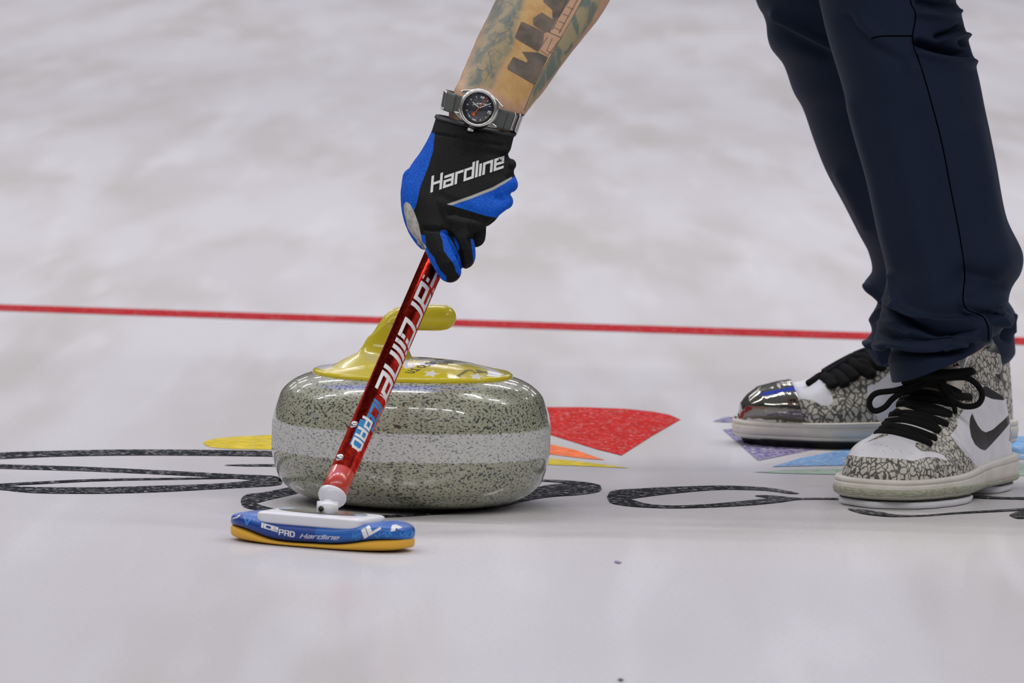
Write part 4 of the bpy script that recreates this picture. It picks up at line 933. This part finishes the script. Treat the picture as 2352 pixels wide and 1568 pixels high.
bow([(820, 590), (950, 560), (1100, 560), (1500, 500)], r=.0045); bow([(600, 640), (760, 560), (950, 560), (1060, 600)], r=.0045)
V, F = ell(at(*ct_([(960, 600)])[0], KY - .012), (.017, .008, .0085)); mk('lace_knot', V, F, M_lace, shN)
px_text('R', ct_([(1290, 400)])[0], (10, -1), (4, -12), TS, 'tongue_lettering', pm('cream_print', (.6, .58, .5), .6), upN, th=.2, off=.0015)
# collar lining at the top of the heel
V, F = tube([frN(u, v - .025, .140) for u, v in ((.235, .034), (.262, .034), (.285, .028), (.298, .012), (.300, 0), (.297, -.012), (.285, -.028), (.26, -.034))], .004, 12, round_ends=True); mk('collar', V, F, M_bll, shN)

# far (right) shoe
toeF = gr(1694, 1018); AF = math.radians(3)
frF = shoe_frame(toeF, AF, 1, .0075)
shF = empty('sneaker', toeF, parent=person); shF['label'] = 'sneaker with a shiny coated toe'; shN['label'] = 'sneaker with a black side mark on a white slider'
V, F = shoe_upper(frF); TF = bvh(V, F)
upF = mk('upper', V, F, uppermat('far_upper', 150), shF)
cb = lambda p: crop(1680, 790, 5.88, p)
paint(upF, 'print_', [cb([(600, 770), (740, 750), (1000, 742), (1100, 760), (1180, 805), (1260, 835), (1340, 820), (1380, 760), (1350, 680), (1290, 600), (1225, 530), (1210, 470), (1300, 400), (1700, 180), (2200, 40), (2300, 350), (2100, 420), (1950, 540), (1860, 560), (1830, 580), (1840, 700), (1900, 880), (2010, 1050), (600, 1150)]), [(2290, 780), (2400, 780), (2400, 1000), (2290, 960)]])
paint(upF, 'edge', [cb(q) for q in [[(x - 7, y), (x, y - 5), (x + 7, y), (x, y + 5)] for x, y in ((800, 640), (880, 620), (950, 660), (1030, 655), (1100, 610), (1180, 660), (1130, 630), (780, 680), (850, 590), (990, 600))]])
paint(upF, 'dark', [[(0, 0), (1, 0), (0, 1)]]); paint(upF, 'cream', [[(0, 0), (1, 0), (0, 1)]]); paint(upF, 'swoosh', [[(0, 0), (1, 0), (0, 1)]])
V, F = sole(frF, [(.0075, .002), (.008, .005), (.018, .006), (.0225, .0055), (.0230, .0046), (.0236, .0055), (.028, .0055), (.0298, .004), (.030, .0005), (.030, -.006)]); mk('midsole', V, F, M_mid, shF)
V, F = sole(frF, [(.0, -.001), (.001, .002), (.005, .0048), (.0078, .0048), (.0079, -.003)]); mk('outsole', V, F, M_mid, shF)
frB = shoe_frame(toeF, AF, 1, 0.0)
V, F = sole(frB, [(.0003, -.004), (.001, -.002), (.0075, .003), (.0088, .0045), (.009, -.002)], u0=.006, u1=.30, sc_=False); mk('gripper_sole', V, F, M_blk, shF, label='black rubber gripper under the sole')
# glossy toe dip
def capm():
    m, nt, b = newmat('glossy_toe_coating'); sset(nt, b, 'Base Color', (.24, .235, .21)); sset(nt, b, 'Metallic', 1.0); sset(nt, b, 'Roughness', .10)
    addbump(nt, b, tex(nt, 'noise', 45, 3), .35, .004); return m
RG = []
nu, nt_ = 70, 90
for i in range(nu):
    u = .062 * (i / (nu - 1)) ** 1.3 - .004; Hh = np.interp(max(u, 0), hx, hy) + .0045; Wh = np.interp(max(u, 0), wx, wy) + .005; ring = []
    if u < 0: k = max(0, (u + .004) / .004) ** .5; Wh *= .25 + .75 * k; Hh = .022 + (Hh - .022) * k
    for t in np.linspace(-.75, math.pi + .75, nt_):
        ct, st = math.cos(t), math.sin(t); sl = .012 * (1 - st) / 1.68; zm = min(.036, Hh - .004)
        ring.append(frF(u + sl * (i / (nu - 1)), (Wh + .002) * math.copysign(abs(ct) ** .9, ct), zm + ((Hh - zm) if st > 0 else (.026 + .004 * i / nu)) * st))
    RG.append(ring)
V = [p for r in RG for p in r]; o = mk('toe_cap', V, grid_faces(nu, nt_, False), capm(), shF, label='shiny dark toe coating'); s = o.modifiers.new('s', 'SOLIDIFY'); s.thickness = .0015; s.offset = -1
# far laces
for ln in ([(1250, 430), (1330, 480), (1370, 540)], [(1290, 380), (1420, 420), (1520, 520)], [(1400, 320), (1540, 350), (1650, 440)], [(1480, 280), (1620, 260), (1750, 330), (1880, 400)], [(1600, 220), (1780, 200), (1900, 250), (2030, 290)], [(1700, 150), (1850, 140), (1980, 200), (2080, 230)],
           [(1280, 400), (1450, 300), (1640, 200)], [(1350, 400), (1550, 280), (1800, 130)], [(1650, 190), (1850, 120), (2000, 150)], [(1720, 260), (1830, 300), (1870, 390)]):
    lace(cb(ln), .0062, .003, parent=shF, tree=TF, fb=toeF[1] + .03)
lace(cb([(1045, 530), (1110, 490), (1180, 440), (1280, 400)]), .0038, .004, 'lace_tip', shF, TF, toeF[1] + .03)
print('VERTS', sum(len(o.data.vertices) for o in bpy.data.objects if o.type == 'MESH'))
